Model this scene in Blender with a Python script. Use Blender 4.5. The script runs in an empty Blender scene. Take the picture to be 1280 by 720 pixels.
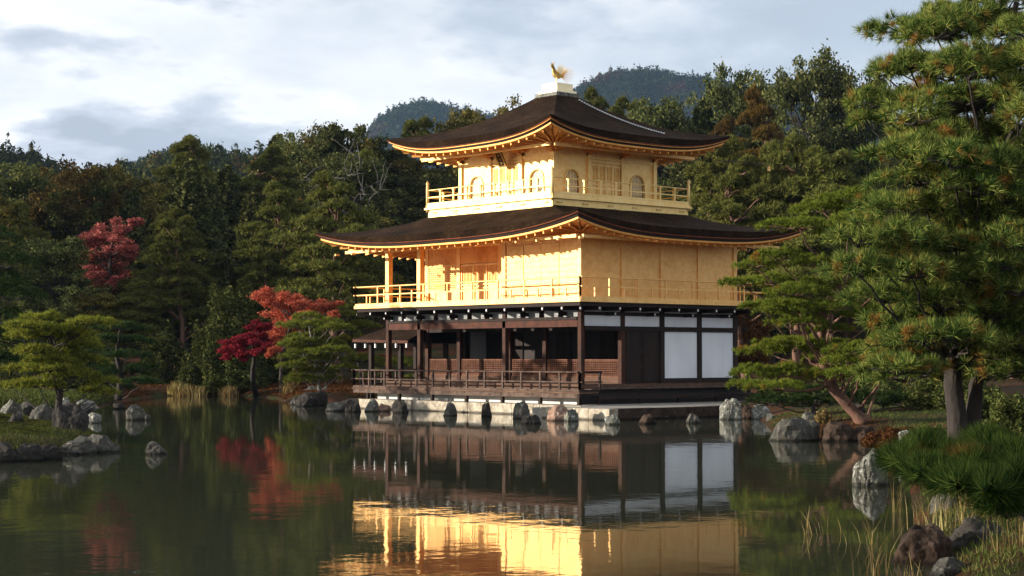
import bpy, bmesh, math, random
import numpy as np
from mathutils import Vector, noise
S = bpy.context.scene
COL = S.collection
R = math.radians

# ------------------------------------------------------------------ camera, sky, sun, exposure
CAM = np.array([-45.055, -47.15, 2.165]); YAW = R(48.547); PITCH = R(2.211); FPX = 2202.4
cd = bpy.data.cameras.new('camera'); cam = bpy.data.objects.new('camera', cd); COL.objects.link(cam)
cd.sensor_width = 36; cd.lens = FPX / 1280 * 36; cd.clip_end = 12000; cd.clip_start = 0.1
cam.location = CAM; cam.rotation_euler = (math.pi/2 + PITCH, 0, YAW - math.pi/2)
S.camera = cam

SUN_EL = R(11); SUN_AZ = R(146)          # azimuth of the sun, counter-clockwise from +X
w = bpy.data.worlds.new('World'); S.world = w; w.use_nodes = True
nt = w.node_tree; N = nt.nodes; L = nt.links
for n in list(N): N.remove(n)
def nd(t, **k):
    n = N.new(t)
    for a, b in k.items(): setattr(n, a, b)
    return n
out = nd('ShaderNodeOutputWorld'); bg = nd('ShaderNodeBackground'); bg.inputs[1].default_value = 0.062
sky = nd('ShaderNodeTexSky', sky_type='NISHITA', sun_disc=False, sun_elevation=SUN_EL, sun_rotation=math.pi/2 - SUN_AZ,
         air_density=1.0, dust_density=0.6, ozone_density=1.5)
tc = nd('ShaderNodeTexCoord'); sep = nd('ShaderNodeSeparateXYZ'); L.new(tc.outputs['Generated'], sep.inputs[0])
def mth(op, a, b=None, c=None):
    m = nd('ShaderNodeMath', operation=op)
    for i, v in enumerate((a, b, c)):
        if v is None: continue
        if isinstance(v, (int, float)): m.inputs[i].default_value = v
        else: L.new(v, m.inputs[i])
    return m.outputs[0]
zc = mth('ADD', mth('MAXIMUM', sep.outputs[2], 0.0), 0.24)
cx_ = mth('DIVIDE', sep.outputs[0], zc); cy_ = mth('DIVIDE', sep.outputs[1], zc)
cmb = nd('ShaderNodeCombineXYZ'); L.new(cx_, cmb.inputs[0]); L.new(cy_, cmb.inputs[1])
def wnoise(scale, detail, rough, off):
    mp = nd('ShaderNodeMapping'); mp.inputs['Location'].default_value = off; L.new(cmb.outputs[0], mp.inputs[0])
    n = nd('ShaderNodeTexNoise'); n.inputs['Scale'].default_value = scale; n.inputs['Detail'].default_value = detail
    n.inputs['Roughness'].default_value = rough; L.new(mp.outputs[0], n.inputs[0]); return n.outputs[0]
def wramp(src, stops):
    r = nd('ShaderNodeValToRGB'); e = r.color_ramp.elements
    while len(e) < len(stops): e.new(0.5)
    for el, (p, c) in zip(e, stops): el.position = p; el.color = (*c, 1) if len(c) == 3 else c
    L.new(src, r.inputs[0]); return r.outputs[0]
cover = wramp(wnoise(1.0, 8, .55, (13.9, 9.6, 13.5)), [(0.36, (0, 0, 0)), (0.56, (1, 1, 1))])
shade = wramp(wnoise(2.0, 8, .53, (1.1, 0.8, 15.5)), [(0.41, (5.0, 5.5, 6.4)), (0.465, (7.4, 7.9, 8.8)), (0.51, (12.4, 12.4, 12.4)), (0.60, (11.0, 11.2, 11.6))])
mix = nd('ShaderNodeMix', data_type='RGBA')
cov2 = mth('MULTIPLY', cover, 0.93)
L.new(cov2, mix.inputs[0])
blue = nd('ShaderNodeMix', data_type='RGBA'); blue.inputs[0].default_value = 0.65
L.new(sky.outputs[0], blue.inputs[6]); blue.inputs[7].default_value = (7.4, 8.3, 9.7, 1)
L.new(blue.outputs[2], mix.inputs[6]); L.new(shade, mix.inputs[7])
L.new(mix.outputs[2], bg.inputs[0]); L.new(bg.outputs[0], out.inputs[0])

sd = bpy.data.lights.new('sun', 'SUN'); sd.energy = 5.0; sd.angle = R(0.6); sd.color = (1.0, 0.92, 0.80)
sun = bpy.data.objects.new('sun', sd); COL.objects.link(sun)
sdir = Vector((math.cos(SUN_EL)*math.cos(SUN_AZ), math.cos(SUN_EL)*math.sin(SUN_AZ), math.sin(SUN_EL)))
sun.rotation_euler = sdir.to_track_quat('Z', 'Y').to_euler(); sun.location = (-60, 40, 60)
S.view_settings.view_transform = 'Standard'; S.view_settings.look = 'None'
S.view_settings.exposure = 0.72; S.view_settings.gamma = 1; S.view_settings.use_curve_mapping = False
S.cycles.max_bounces = 6; S.cycles.diffuse_bounces = 3; S.cycles.glossy_bounces = 3
S.cycles.transparent_max_bounces = 4; S.cycles.volume_bounces = 0

# ------------------------------------------------------------------ places in the world, given by bearing and distance
FW = np.array([math.cos(YAW), math.sin(YAW)]); RT = np.array([math.sin(YAW), -math.cos(YAW)])
HORY = 360 + FPX * math.tan(PITCH)
def G(px, D):                      # ground point at a bearing and a distance ahead
    return CAM[:2] + FW*D + RT*((px-640)/FPX*D)
def zz(py, D): return CAM[2] + (HORY-py)/FPX*D
def DW(py): return FPX*CAM[2]/(py-HORY)      # distance at which the water is seen at that height
def P(px, py, D):
    g = G(px, D); return np.array([g[0], g[1], zz(py, D)])
def camfr(x, y):
    d = np.stack([np.asarray(x)-CAM[0], np.asarray(y)-CAM[1]], -1); return d@RT, d@FW

# ------------------------------------------------------------------ materials
def mat(name):
    m = bpy.data.materials.new(name); m.use_nodes = True; t = m.node_tree
    for n in list(t.nodes): t.nodes.remove(n)
    o = t.nodes.new('ShaderNodeOutputMaterial')
    def N_(tp, ins=None, **k):
        n = t.nodes.new(tp)
        for a, b in k.items(): setattr(n, a, b)
        for a, b in (ins or {}).items():
            if hasattr(b, 'is_output') or isinstance(b, bpy.types.NodeSocket): t.links.new(b, n.inputs[a])
            else: n.inputs[a].default_value = b
        return n
    def ramp(src, stops):
        r = N_('ShaderNodeValToRGB', {0: src}); e = r.color_ramp.elements
        while len(e) < len(stops): e.new(0.5)
        for el, (p, c) in zip(e, stops): el.position = p; el.color = (*c, 1)
        return r.outputs[0]
    return m, t, o, N_, ramp
def finish(t, o, sh): t.links.new(sh, o.inputs[0])
def geo_pos(N_, obj=True):
    return N_('ShaderNodeTexCoord').outputs['Object'] if obj else N_('ShaderNodeNewGeometry').outputs['Position']
def simple(name, stops, scale=3.0, rough=.7, metallic=0, bump=0.0, bscale=20, stretch=(1,1,1), detail=6, spec=.5, coat=0):
    m, t, o, N_, ramp = mat(name)
    mp = N_('ShaderNodeMapping', {0: geo_pos(N_), 'Scale': stretch})
    n = N_('ShaderNodeTexNoise', {0: mp.outputs[0], 'Scale': scale, 'Detail': detail, 'Roughness': .6})
    c = ramp(n.outputs[0], stops)
    b = N_('ShaderNodeBsdfPrincipled', {'Base Color': c, 'Roughness': rough, 'Metallic': metallic, 'Specular IOR Level': spec})
    if bump:
        n2 = N_('ShaderNodeTexNoise', {0: mp.outputs[0], 'Scale': bscale, 'Detail': 5})
        bb = N_('ShaderNodeBump', {'Strength': 1.0, 'Distance': bump, 'Height': n2.outputs[0]})
        t.links.new(bb.outputs[0], b.inputs['Normal'])
    finish(t, o, b.outputs[0]); return m

def gold_mat(name, dark, light, metallic=.55, rough=.42):
    m, t, o, N_, ramp = mat(name)
    g = N_('ShaderNodeNewGeometry')
    n = N_('ShaderNodeTexNoise', {0: g.outputs['Position'], 'Scale': 1.3, 'Detail': 8, 'Roughness': .65})
    v = N_('ShaderNodeTexVoronoi', {0: g.outputs['Position'], 'Scale': 8.5}, distance='CHEBYCHEV')
    a = N_('ShaderNodeMix', {0: .22, 2: n.outputs[0], 3: N_('ShaderNodeSeparateColor', {0: v.outputs['Color']}).outputs[0]})
    c = ramp(a.outputs[0], [(.28, dark), (.62, light)])
    wv = N_('ShaderNodeTexNoise', {0: N_('ShaderNodeMapping', {0: g.outputs['Position'], 'Scale': (1.5, 1.5, 14)}).outputs[0], 'Scale': 2.0, 'Detail': 4})
    bb = N_('ShaderNodeBump', {'Strength': .6, 'Distance': .012, 'Height': wv.outputs[0]})
    b = N_('ShaderNodeBsdfPrincipled', {'Base Color': c, 'Roughness': rough, 'Metallic': metallic, 'Normal': bb.outputs[0]})
    finish(t, o, b.outputs[0]); return m
M = {}
M['gold'] = gold_mat('gold_leaf', (.78, .40, .10), (.92, .56, .19), .34, .48)
M['gold3'] = gold_mat('gold_leaf_upper', (.84, .52, .15), (.95, .68, .27), .35, .48)
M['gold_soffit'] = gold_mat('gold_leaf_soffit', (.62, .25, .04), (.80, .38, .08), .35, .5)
M['gold_dim'] = gold_mat('dull_gold', (.42, .27, .07), (.62, .42, .14), .6, .5)
M['pale_gold'] = gold_mat('pale_gold', (.92, .72, .40), (1.0, .85, .55), .4, .4)
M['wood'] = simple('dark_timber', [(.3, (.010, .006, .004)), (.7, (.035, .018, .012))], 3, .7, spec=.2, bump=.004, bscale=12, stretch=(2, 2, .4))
M['wood_red'] = simple('red_brown_timber', [(.3, (.035, .012, .006)), (.7, (.11, .032, .014))], 3, .7, spec=.2, bump=.003, bscale=14)
M['post_wood'] = simple('aged_post_timber', [(.3, (.022, .009, .005)), (.7, (.075, .026, .012))], 3, .7, spec=.2)
M['wood_rail'] = simple('weathered_rail_timber', [(.3, (.035, .02, .014)), (.7, (.17, .11, .08))], 4, .8, spec=.2, bump=.003, bscale=18)
M['wood_board'] = simple('weathered_boards', [(.3, (.055, .028, .017)), (.7, (.17, .095, .06))], 4, .8, spec=.2, stretch=(1, .3, 3))
M['lattice'] = simple('lattice_timber', [(.3, (.10, .034, .016)), (.7, (.21, .088, .045))], 5, .7, spec=.2)
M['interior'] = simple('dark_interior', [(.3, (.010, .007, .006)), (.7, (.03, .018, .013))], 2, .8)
M['plaster'] = simple('white_plaster', [(.3, (.72, .73, .75)), (.65, (.86, .86, .87))], 1.2, .85, stretch=(1, 1, .35), bump=.004, bscale=5)
M['plaster_old'] = simple('stained_plaster', [(.3, (.58, .55, .50)), (.7, (.80, .78, .72))], 2.5, .9, bump=.01, bscale=6)
M['plaster_grey'] = simple('grey_plaster', [(.3, (.24, .24, .23)), (.7, (.36, .36, .34))], 2.5, .9)  # darker plaster for the front panels between the bracket arms
M['white_paint'] = simple('white_end_paint', [(.3, (.75, .74, .70)), (.7, (.85, .84, .8))], 5, .6)
def bark_roof():
    m, t, o, N_, ramp = mat('cypress_bark_roofing')
    g = N_('ShaderNodeNewGeometry')
    n = N_('ShaderNodeTexNoise', {0: g.outputs['Position'], 'Scale': .9, 'Detail': 9, 'Roughness': .7})
    n2 = N_('ShaderNodeTexNoise', {0: N_('ShaderNodeMapping', {0: g.outputs['Position'], 'Scale': (3, 3, 30)}).outputs[0], 'Scale': 3, 'Detail': 5})
    a = N_('ShaderNodeMix', {0: .55, 2: n.outputs[0], 3: n2.outputs[0]})
    c = ramp(a.outputs[0], [(.38, (.007, .0035, .0015)), (.50, (.024, .0125, .006)), (.58, (.055, .030, .015)), (.68, (.065, .052, .022))])
    bb = N_('ShaderNodeBump', {'Strength': 1, 'Distance': .05, 'Height': n2.outputs[0]})
    b = N_('ShaderNodeBsdfPrincipled', {'Base Color': c, 'Roughness': .9, 'Normal': bb.outputs[0], 'Specular IOR Level': .05})
    finish(t, o, b.outputs[0]); return m
M['roof'] = bark_roof()
M['roof_edge'] = simple('cut_bark_edge', [(.3, (.018, .010, .007)), (.7, (.05, .028, .018))], 6, .9, stretch=(1, 1, 12))
M['rim'] = simple('copper_red_rim', [(.3, (.08, .022, .010)), (.7, (.22, .062, .026))], 4, .8, spec=.1)

def rock_mat(name, base, dark, lichen, amt, scale=1.0):
    m, t, o, N_, ramp = mat(name)
    p = geo_pos(N_, False)
    n1 = N_('ShaderNodeTexNoise', {0: p, 'Scale': 3.2*scale, 'Detail': 9, 'Roughness': .7})
    n2 = N_('ShaderNodeTexNoise', {0: p, 'Scale': 7.5*scale, 'Detail': 8, 'Roughness': .75, 'Distortion': .6})
    vo = N_('ShaderNodeTexVoronoi', {0: p, 'Scale': 5*scale}, feature='DISTANCE_TO_EDGE')
    c1 = ramp(n1.outputs[0], [(.33, dark), (.62, base)])
    mk = ramp(n2.outputs[0], [(amt, (0, 0, 0)), (amt+.06, (1, 1, 1))])
    mx = N_('ShaderNodeMix', {0: mk, 6: c1, 7: (*lichen, 1)}, data_type='RGBA')
    zp = N_('ShaderNodeSeparateXYZ', {0: p}).outputs[2]
    wz = N_('ShaderNodeMath', {0: zp, 1: N_('ShaderNodeMath', {0: n1.outputs[0], 1: -.10}, operation='MULTIPLY').outputs[0]}, operation='ADD')
    wet = N_('ShaderNodeMapRange', {0: wz.outputs[0], 1: -.02, 2: .03, 3: .28, 4: 1.0})
    mx = N_('ShaderNodeMix', {0: 1.0, 6: mx.outputs[2], 7: N_('ShaderNodeCombineColor', {0: wet.outputs[0], 1: wet.outputs[0], 2: wet.outputs[0]}).outputs[0]}, data_type='RGBA', blend_type='MULTIPLY')
    h = N_('ShaderNodeMath', {0: n2.outputs[0], 1: N_('ShaderNodeMath', {0: vo.outputs[0], 1: .5}, operation='MINIMUM').outputs[0]}, operation='ADD')
    bb = N_('ShaderNodeBump', {'Strength': .9, 'Distance': .045/scale, 'Height': h.outputs[0]})
    b = N_('ShaderNodeBsdfPrincipled', {'Base Color': mx.outputs[2], 'Roughness': .9, 'Normal': bb.outputs[0], 'Specular IOR Level': .12})
    finish(t, o, b.outputs[0]); return m
M['rock'] = rock_mat('lichened_grey_rock', (.12, .11, .09), (.032, .030, .024), (.36, .35, .30), .58)
M['rock_dark'] = rock_mat('dark_rock', (.06, .052, .044), (.016, .014, .012), (.22, .21, .18), .64)
M['rock_pale'] = rock_mat('pale_rock', (.22, .21, .17), (.07, .065, .05), (.46, .45, .39), .54)
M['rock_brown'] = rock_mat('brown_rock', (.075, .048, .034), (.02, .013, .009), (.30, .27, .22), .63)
M['rock_pink'] = rock_mat('pinkish_rock', (.38, .24, .17), (.16, .09, .06), (.50, .42, .34), .56)
M['stone_base'] = rock_mat('weathered_embankment_stone', (.58, .50, .38), (.20, .16, .11), (.66, .62, .52), .58, .9)

def leaf_mat(name, stops, tint=None, tint_at=.62, transl=.28, nscale=.35, isl=.55):
    """stops: colour range over random leaves and clumps; tint: second colour in patches"""
    m, t, o, N_, ramp = mat(name)
    g = N_('ShaderNodeNewGeometry'); oi = N_('ShaderNodeObjectInfo')
    n = N_('ShaderNodeTexNoise', {0: geo_pos(N_, False), 'Scale': nscale, 'Detail': 5, 'Roughness': .6})
    a = N_('ShaderNodeMix', {0: isl, 2: n.outputs[0], 3: g.outputs['Random Per Island']})
    c = ramp(a.outputs[0], stops)
    if tint:
        n2 = N_('ShaderNodeTexNoise', {0: N_('ShaderNodeMapping', {0: geo_pos(N_, False), 'Location': (13, 5, 7)}).outputs[0], 'Scale': nscale*2.2, 'Detail': 4})
        mk = ramp(n2.outputs[0], [(tint_at, (0, 0, 0)), (tint_at+.09, (1, 1, 1))])
        c = N_('ShaderNodeMix', {0: mk, 6: c, 7: (*tint, 1)}, data_type='RGBA').outputs[2]
    hv = N_('ShaderNodeHueSaturation', {'Hue': N_('ShaderNodeMapRange', {0: oi.outputs['Random'], 3: .492, 4: .508}).outputs[0],
         'Value': N_('ShaderNodeMapRange', {0: oi.outputs['Random'], 3: .75, 4: 1.3}).outputs[0], 'Color': c})
    d = N_('ShaderNodeBsdfDiffuse', {0: hv.outputs[0]}); tr = N_('ShaderNodeBsdfTranslucent', {0: hv.outputs[0]})
    x = N_('ShaderNodeMixShader', {0: transl, 1: d.outputs[0], 2: tr.outputs[0]})
    finish(t, o, x.outputs[0]); return m
M['needle_near'] = leaf_mat('long_pine_needles', [(.28, (.014, .040, .012)), (.5, (.080, .135, .026)), (.72, (.34, .34, .08))], (.32, .15, .04), .585, .3, 1.1)
M['needle_shore'] = leaf_mat('deep_long_needles', [(.28, (.008, .030, .010)), (.5, (.035, .085, .018)), (.76, (.20, .26, .05))], (.26, .15, .035), .64, .9, .8)
M['needle_mid'] = leaf_mat('bright_pine_needles', [(.25, (.05, .08, .012)), (.5, (.15, .19, .025)), (.75, (.28, .30, .04))], (.30, .16, .035), .63, .3, .7)
M['needle_yellow'] = leaf_mat('yellow_green_needles', [(.25, (.045, .065, .01)), (.5, (.15, .16, .022)), (.75, (.32, .29, .045))], None, .6, .3, .6)
M['needle_green'] = leaf_mat('deep_green_needles', [(.25, (.010, .026, .010)), (.5, (.032, .058, .018)), (.75, (.08, .11, .03))], None, .6, .25, .5)
M['needle_small'] = leaf_mat('garden_pine_needles', [(.25, (.05, .075, .014)), (.5, (.15, .17, .025)), (.75, (.26, .27, .045))], (.16, .12, .03), .6, .25, .5)
M['leaf_dark'] = leaf_mat('dark_evergreen_leaves', [(.2, (.026, .034, .012)), (.5, (.080, .090, .028)), (.8, (.185, .175, .06))], (.11, .085, .03), .66, .2, .12)
M['leaf_olive'] = leaf_mat('olive_leaves', [(.2, (.045, .046, .013)), (.5, (.13, .11, .028)), (.8, (.24, .19, .055))], (.15, .06, .02), .62, .2, .12)
M['leaf_rust'] = leaf_mat('rusting_leaves', [(.2, (.03, .026, .009)), (.5, (.095, .066, .020)), (.8, (.18, .125, .04))], (.05, .062, .018), .50, .2, .12)
M['leaf_pine'] = leaf_mat('far_pine_needles', [(.2, (.044, .056, .015)), (.5, (.13, .138, .030)), (.8, (.25, .24, .06))], (.14, .11, .03), .62, .2, .12)
M['leaf_gold'] = leaf_mat('golden_pine_needles', [(.2, (.06, .05, .012)), (.5, (.16, .10, .022)), (.8, (.26, .17, .05))], (.06, .07, .02), .58, .25, .2)
M['leaf_red'] = leaf_mat('scarlet_maple_leaves', [(.2, (.32, .07, .03)), (.5, (.68, .17, .08)), (.8, (.80, .32, .16))], None, .6, .35, .5)
M['leaf_crimson'] = leaf_mat('crimson_maple_leaves', [(.2, (.12, .010, .014)), (.5, (.32, .028, .032)), (.8, (.52, .08, .06))], None, .6, .3, .5)
M['leaf_dullred'] = leaf_mat('dull_red_leaves', [(.2, (.16, .035, .032)), (.5, (.36, .085, .075)), (.8, (.52, .18, .14))], (.10, .05, .03), .6, .25, .4)
M['shrub'] = leaf_mat('shrub_leaves', [(.2, (.020, .030, .009)), (.5, (.065, .080, .020)), (.8, (.15, .15, .045))], None, .6, .2, .6)
M['heath'] = leaf_mat('red_brown_shrub_leaves', [(.2, (.035, .014, .007)), (.5, (.09, .034, .014)), (.8, (.15, .07, .025))], None, .6, .2, .8)
M['reed'] = leaf_mat('dry_reed_blades', [(.2, (.10, .065, .025)), (.5, (.27, .18, .065)), (.8, (.42, .33, .15))], (.12, .16, .03), .60, .35, 1.5)
M['wood_far'] = leaf_mat('far_wood_crowns', [(.2, (.014, .022, .009)), (.5, (.036, .044, .016)), (.8, (.075, .075, .024))], (.16, .07, .025), .57, .15, .02, .6)
M['wood_mountain'] = leaf_mat('mountain_wood_crowns', [(.2, (.012, .022, .010)), (.5, (.026, .040, .018)), (.8, (.05, .06, .024))], (.07, .03, .018), .62, .1, .006, .6)
M['bark'] = simple('rough_bark', [(.3, (.012, .009, .007)), (.7, (.050, .035, .026))], 6, .9, bump=.03, bscale=14, stretch=(1, 1, .4))
M['bark_red'] = simple('red_pine_bark', [(.3, (.07, .035, .022)), (.7, (.24, .12, .075))], 4, .9, bump=.02, bscale=14, stretch=(1, 1, .4))
M['bark_grey'] = simple('grey_dead_bark', [(.3, (.05, .043, .036)), (.7, (.17, .15, .125))], 4, .9)
M['bark_pale'] = simple('pale_bark', [(.3, (.10, .085, .07)), (.7, (.28, .25, .21))], 4, .9, bump=.01, bscale=14)

def ground_mat():
    m, t, o, N_, ramp = mat('mossy_ground')
    p = geo_pos(N_, False)
    n1 = N_('ShaderNodeTexNoise', {0: p, 'Scale': .45, 'Detail': 6, 'Roughness': .6})
    n2 = N_('ShaderNodeTexNoise', {0: p, 'Scale': 9, 'Detail': 8, 'Roughness': .8})
    c1 = ramp(n1.outputs[0], [(.38, (.045, .060, .014)), (.5, (.075, .045, .018)), (.6, (.14, .045, .018))])
    c2 = ramp(n2.outputs[0], [(.35, (.25, .25, .25)), (.65, (1.0, 1.0, 1.0))])
    c = N_('ShaderNodeMix', {0: 1.0, 6: c1, 7: c2}, data_type='RGBA', blend_type='MULTIPLY')
    bb = N_('ShaderNodeBump', {'Strength': 1, 'Distance': .06, 'Height': n2.outputs[0]})
    b = N_('ShaderNodeBsdfPrincipled', {'Base Color': c.outputs[2], 'Roughness': .95, 'Normal': bb.outputs[0], 'Specular IOR Level': .1})
    finish(t, o, b.outputs[0]); return m
M['ground'] = ground_mat()
M['moss'] = simple('moss', [(.38, (.014, .013, .006)), (.5, (.030, .030, .008)), (.62, (.08, .075, .014))], 2.5, .95, bump=.05, bscale=9, spec=.0)
M['gravel'] = simple('raked_gravel', [(.3, (.26, .23, .19)), (.7, (.42, .39, .33))], 12, .95, bump=.01, bscale=60, spec=.1)
def water_mat():
    m, t, o, N_, ramp = mat('pond_water')
    p = geo_pos(N_, False)
    n1 = N_('ShaderNodeTexNoise', {0: p, 'Scale': 1.1, 'Detail': 3, 'Roughness': .5})
    n2 = N_('ShaderNodeTexNoise', {0: p, 'Scale': 5.0, 'Detail': 3, 'Roughness': .5})
    n3 = N_('ShaderNodeTexNoise', {0: p, 'Scale': .07, 'Detail': 3})
    k = N_('ShaderNodeMapRange', {0: n3.outputs[0], 1: .42, 2: .62, 3: .35, 4: 1.5})
    h = N_('ShaderNodeMath', {0: N_('ShaderNodeMath', {0: n2.outputs[0], 1: .22}, operation='MULTIPLY').outputs[0], 1: n1.outputs[0]}, operation='ADD')
    h2 = N_('ShaderNodeMath', {0: h.outputs[0], 1: k.outputs[0]}, operation='MULTIPLY')
    bb = N_('ShaderNodeBump', {'Strength': 1, 'Distance': .0042, 'Height': h2.outputs[0]})
    b = N_('ShaderNodeBsdfPrincipled', {'Base Color': (.034, .037, .021, 1), 'Roughness': .028, 'IOR': 1.33, 'Specular IOR Level': .45, 'Normal': bb.outputs[0]})
    finish(t, o, b.outputs[0]); return m
M['water'] = water_mat()

# ------------------------------------------------------------------ building helpers
def tag(o, label=None, cat=None, group=None, kind=None):
    if label: o['label'] = label
    if cat: o['category'] = cat
    if group: o['group'] = group
    if kind: o['kind'] = kind
    return o
def empty(name, loc, label=None, cat=None, group=None):
    o = bpy.data.objects.new(name, None); COL.objects.link(o); o.location = loc; o.empty_display_size = .3
    return tag(o, label, cat, group)
def origin_of(parent):
    v = np.zeros(3)
    while parent is not None: v = v + np.array(parent.location); parent = parent.parent
    return v
class MB:
    def __init__(s): s.v = []; s.f = []
    def add(s, vs, fs):
        n = len(s.v); s.v += [tuple(map(float, a)) for a in vs]; s.f += [tuple(i+n for i in f) for f in fs]; return s
    def box(s, x0, x1, y0, y1, z0, z1):
        return s.add([(x0,y0,z0),(x1,y0,z0),(x1,y1,z0),(x0,y1,z0),(x0,y0,z1),(x1,y0,z1),(x1,y1,z1),(x0,y1,z1)],
            [(0,3,2,1),(4,5,6,7),(0,1,5,4),(1,2,6,5),(2,3,7,6),(3,0,4,7)])
    def bar(s, a, b, w_, h_):      # box section between two points
        a = Vector(a); b = Vector(b); d = (b-a).normalized()
        up = Vector((0,0,1)) if abs(d.z) < .9 else Vector((1,0,0))
        x = d.cross(up).normalized()*w_/2; y = x.normalized().cross(d).normalized()*h_/2
        vs = [p+sx*x+sy*y for p in (a,b) for sx,sy in ((-1,-1),(1,-1),(1,1),(-1,1))]
        return s.add(vs, [(0,1,2,3),(7,6,5,4),(0,4,5,1),(1,5,6,2),(2,6,7,3),(3,7,4,0)])
    def tube(s, pts, rad, n=8):
        pts = [Vector(p) for p in pts]; base = len(s.v); prev = None
        for i, p in enumerate(pts):
            d = (pts[min(i+1, len(pts)-1)]-pts[max(i-1, 0)]).normalized()
            if prev is None: prev = d.cross(Vector((.3,.9,.1))).normalized()
            x = (prev-d*prev.dot(d)).normalized(); y = d.cross(x); prev = x
            r = rad[i] if hasattr(rad, '__len__') else rad
            for k in range(n):
                a = 2*math.pi*k/n; s.v.append(tuple(p+x*math.cos(a)*r+y*math.sin(a)*r))
        for i in range(len(pts)-1):
            for k in range(n):
                a = base+i*n+k; b = base+i*n+(k+1)%n; s.f.append((a, b, b+n, a+n))
        s.f.append(tuple(base+k for k in range(n))[::-1]); s.f.append(tuple(base+(len(pts)-1)*n+k for k in range(n)))
        return s
    def build(s, name, m, parent=None, smooth=False):
        me = bpy.data.meshes.new(name); og = origin_of(parent)
        v = np.array(s.v)-og
        me.from_pydata(v.tolist(), [], s.f); me.materials.append(M[m] if isinstance(m, str) else m)
        if smooth: me.polygons.foreach_set('use_smooth', [True]*len(me.polygons))
        me.update(); o = bpy.data.objects.new(name, me); COL.objects.link(o); o.parent = parent; return o
def soup(name, V, k, m, parent=None, smooth=False):
    """V: (n*k, 3) array, faces of k vertices each"""
    me = bpy.data.meshes.new(name); n = len(V)//k
    V = V-origin_of(parent)
    me.vertices.add(n*k); me.vertices.foreach_set('co', V.astype(np.float32).ravel())
    me.loops.add(n*k); me.loops.foreach_set('vertex_index', np.arange(n*k, dtype=np.int32))
    me.polygons.add(n); me.polygons.foreach_set('loop_start', np.arange(0, n*k, k, dtype=np.int32))
    try: me.polygons.foreach_set('loop_total', np.full(n, k, dtype=np.int32))
    except Exception: pass
    me.materials.append(M[m]); me.update(calc_edges=True); me.validate()
    o = bpy.data.objects.new(name, me); COL.objects.link(o); o.parent = parent; return o
def copy_tree(o, parent=None):
    c = o.copy(); COL.objects.link(c); c.parent = parent
    for ch in list(o.children): copy_tree(ch, c)
    return c

# ------------------------------------------------------------------ ground, water, hills
LAND = []   # polygons in (lateral, depth) metres
def poly(pts): LAND.append(np.array([((px-640)/FPX*D, D) for px, D in pts]))
poly([(-900, 95), (-300, 84), (-60, 60), (20, 63), (85, 66), (128, 74), (150, 84), (200, 96), (300, 97), (345, 90), (360, 80),
      (425, 77), (450, 84), (500, 86), (900, 82), (880, 64), (915, 62.5), (948, 61.8), (965, 50), (985, 46.5), (1040, 46), (1085, 46),
      (1105, 40), (1135, 31), (1140, 24), (1160, 20), (1185, 17), (1240, 14.5), (1700, 12), (2400, 20), (2600, 400), (-1500, 400)])
poly([(-260, 47), (-120, 37.6), (-20, 37), (60, 37.6), (118, 40.5), (142, 43), (120, 50), (60, 54), (-40, 56), (-200, 60)])
def sdist(l, d):
    best = np.full(l.shape, -1e9)
    for pg in LAND:
        ins = np.zeros(l.shape, bool); md = np.full(l.shape, 1e9)
        n = len(pg)
        for i in range(n):
            a = pg[i]; b = pg[(i+1) % n]
            ab = b-a; t = ((l-a[0])*ab[0]+(d-a[1])*ab[1])/(ab@ab); t = np.clip(t, 0, 1)
            md = np.minimum(md, np.hypot(l-a[0]-t*ab[0], d-a[1]-t*ab[1]))
            cr = ((a[1] > d) != (b[1] > d)) & (l < (b[0]-a[0])*(d-a[1])/(b[1]-a[1]+1e-12)+a[0]); ins ^= cr
        best = np.maximum(best, np.where(ins, md, -md))
    return best
rs = np.random.RandomState(5)
def smooth_noise(x, y, sc, seed):
    r = np.random.RandomState(seed); o = np.zeros_like(x, dtype=float)
    for k in range(6):
        a = r.uniform(0, 6.28); fq = sc*r.uniform(.6, 2.2); o += np.sin((x*math.cos(a)+y*math.sin(a))*fq+r.uniform(0, 6.28))/(1+k*.3)
    return o/3.5
def land_z(l, d):
    l = np.asarray(l, float); d = np.asarray(d, float)
    s = sdist(l, d)
    z = np.where(s > 0, .42*(1-np.exp(-s/.7))+np.clip(s, 0, 12)*.03, np.maximum(s*.5, -1.1))
    z = z+np.where(s > .5, smooth_noise(l, d, .9, 3)*.06, 0)
    hill = np.clip(d-104, 0, None)
    hill = np.where(hill < 150, hill*.125*np.clip(hill/25, 0, 1), 18.75+(hill-150)*.02)
    hill = hill*(1+.12*smooth_noise(l, d, .03, 9))
    return z+np.where(s > 0, hill, 0)
ls = np.concatenate([-np.geomspace(2600, 46, 26), np.arange(-45, 45, .5), np.geomspace(45.5, 2600, 26)])
ds = np.concatenate([[-300, -100, -30, 0, 6], np.arange(9, 108, .5), np.arange(108, 260, 6), np.geomspace(262, 4200, 24)])
LL, DD = np.meshgrid(ls, ds); ZZ = land_z(LL, DD)
XY = CAM[:2]+LL[..., None]*RT+DD[..., None]*FW
gv = np.concatenate([XY, ZZ[..., None]], -1).reshape(-1, 3); nr, nc = LL.shape
gf = [(i*nc+j, i*nc+j+1, (i+1)*nc+j+1, (i+1)*nc+j) for i in range(nr-1) for j in range(nc-1)]
gb = MB(); gb.v = gv.tolist(); gb.f = gf
go = gb.build('ground', 'ground', None, True); tag(go, kind='structure')
def gz(px, D): return float(land_z((px-640)/FPX*D, D))
wb = MB(); a = CAM[:2]-FW*200-RT*900; b_ = CAM[:2]-FW*200+RT*900; c_ = b_+FW*900; d_ = a+FW*900
wb.add([(*a, 0), (*b_, 0), (*c_, 0), (*d_, 0)], [(0, 1, 2, 3)])
tag(wb.build('pond_water', 'water'), kind='structure')

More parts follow.
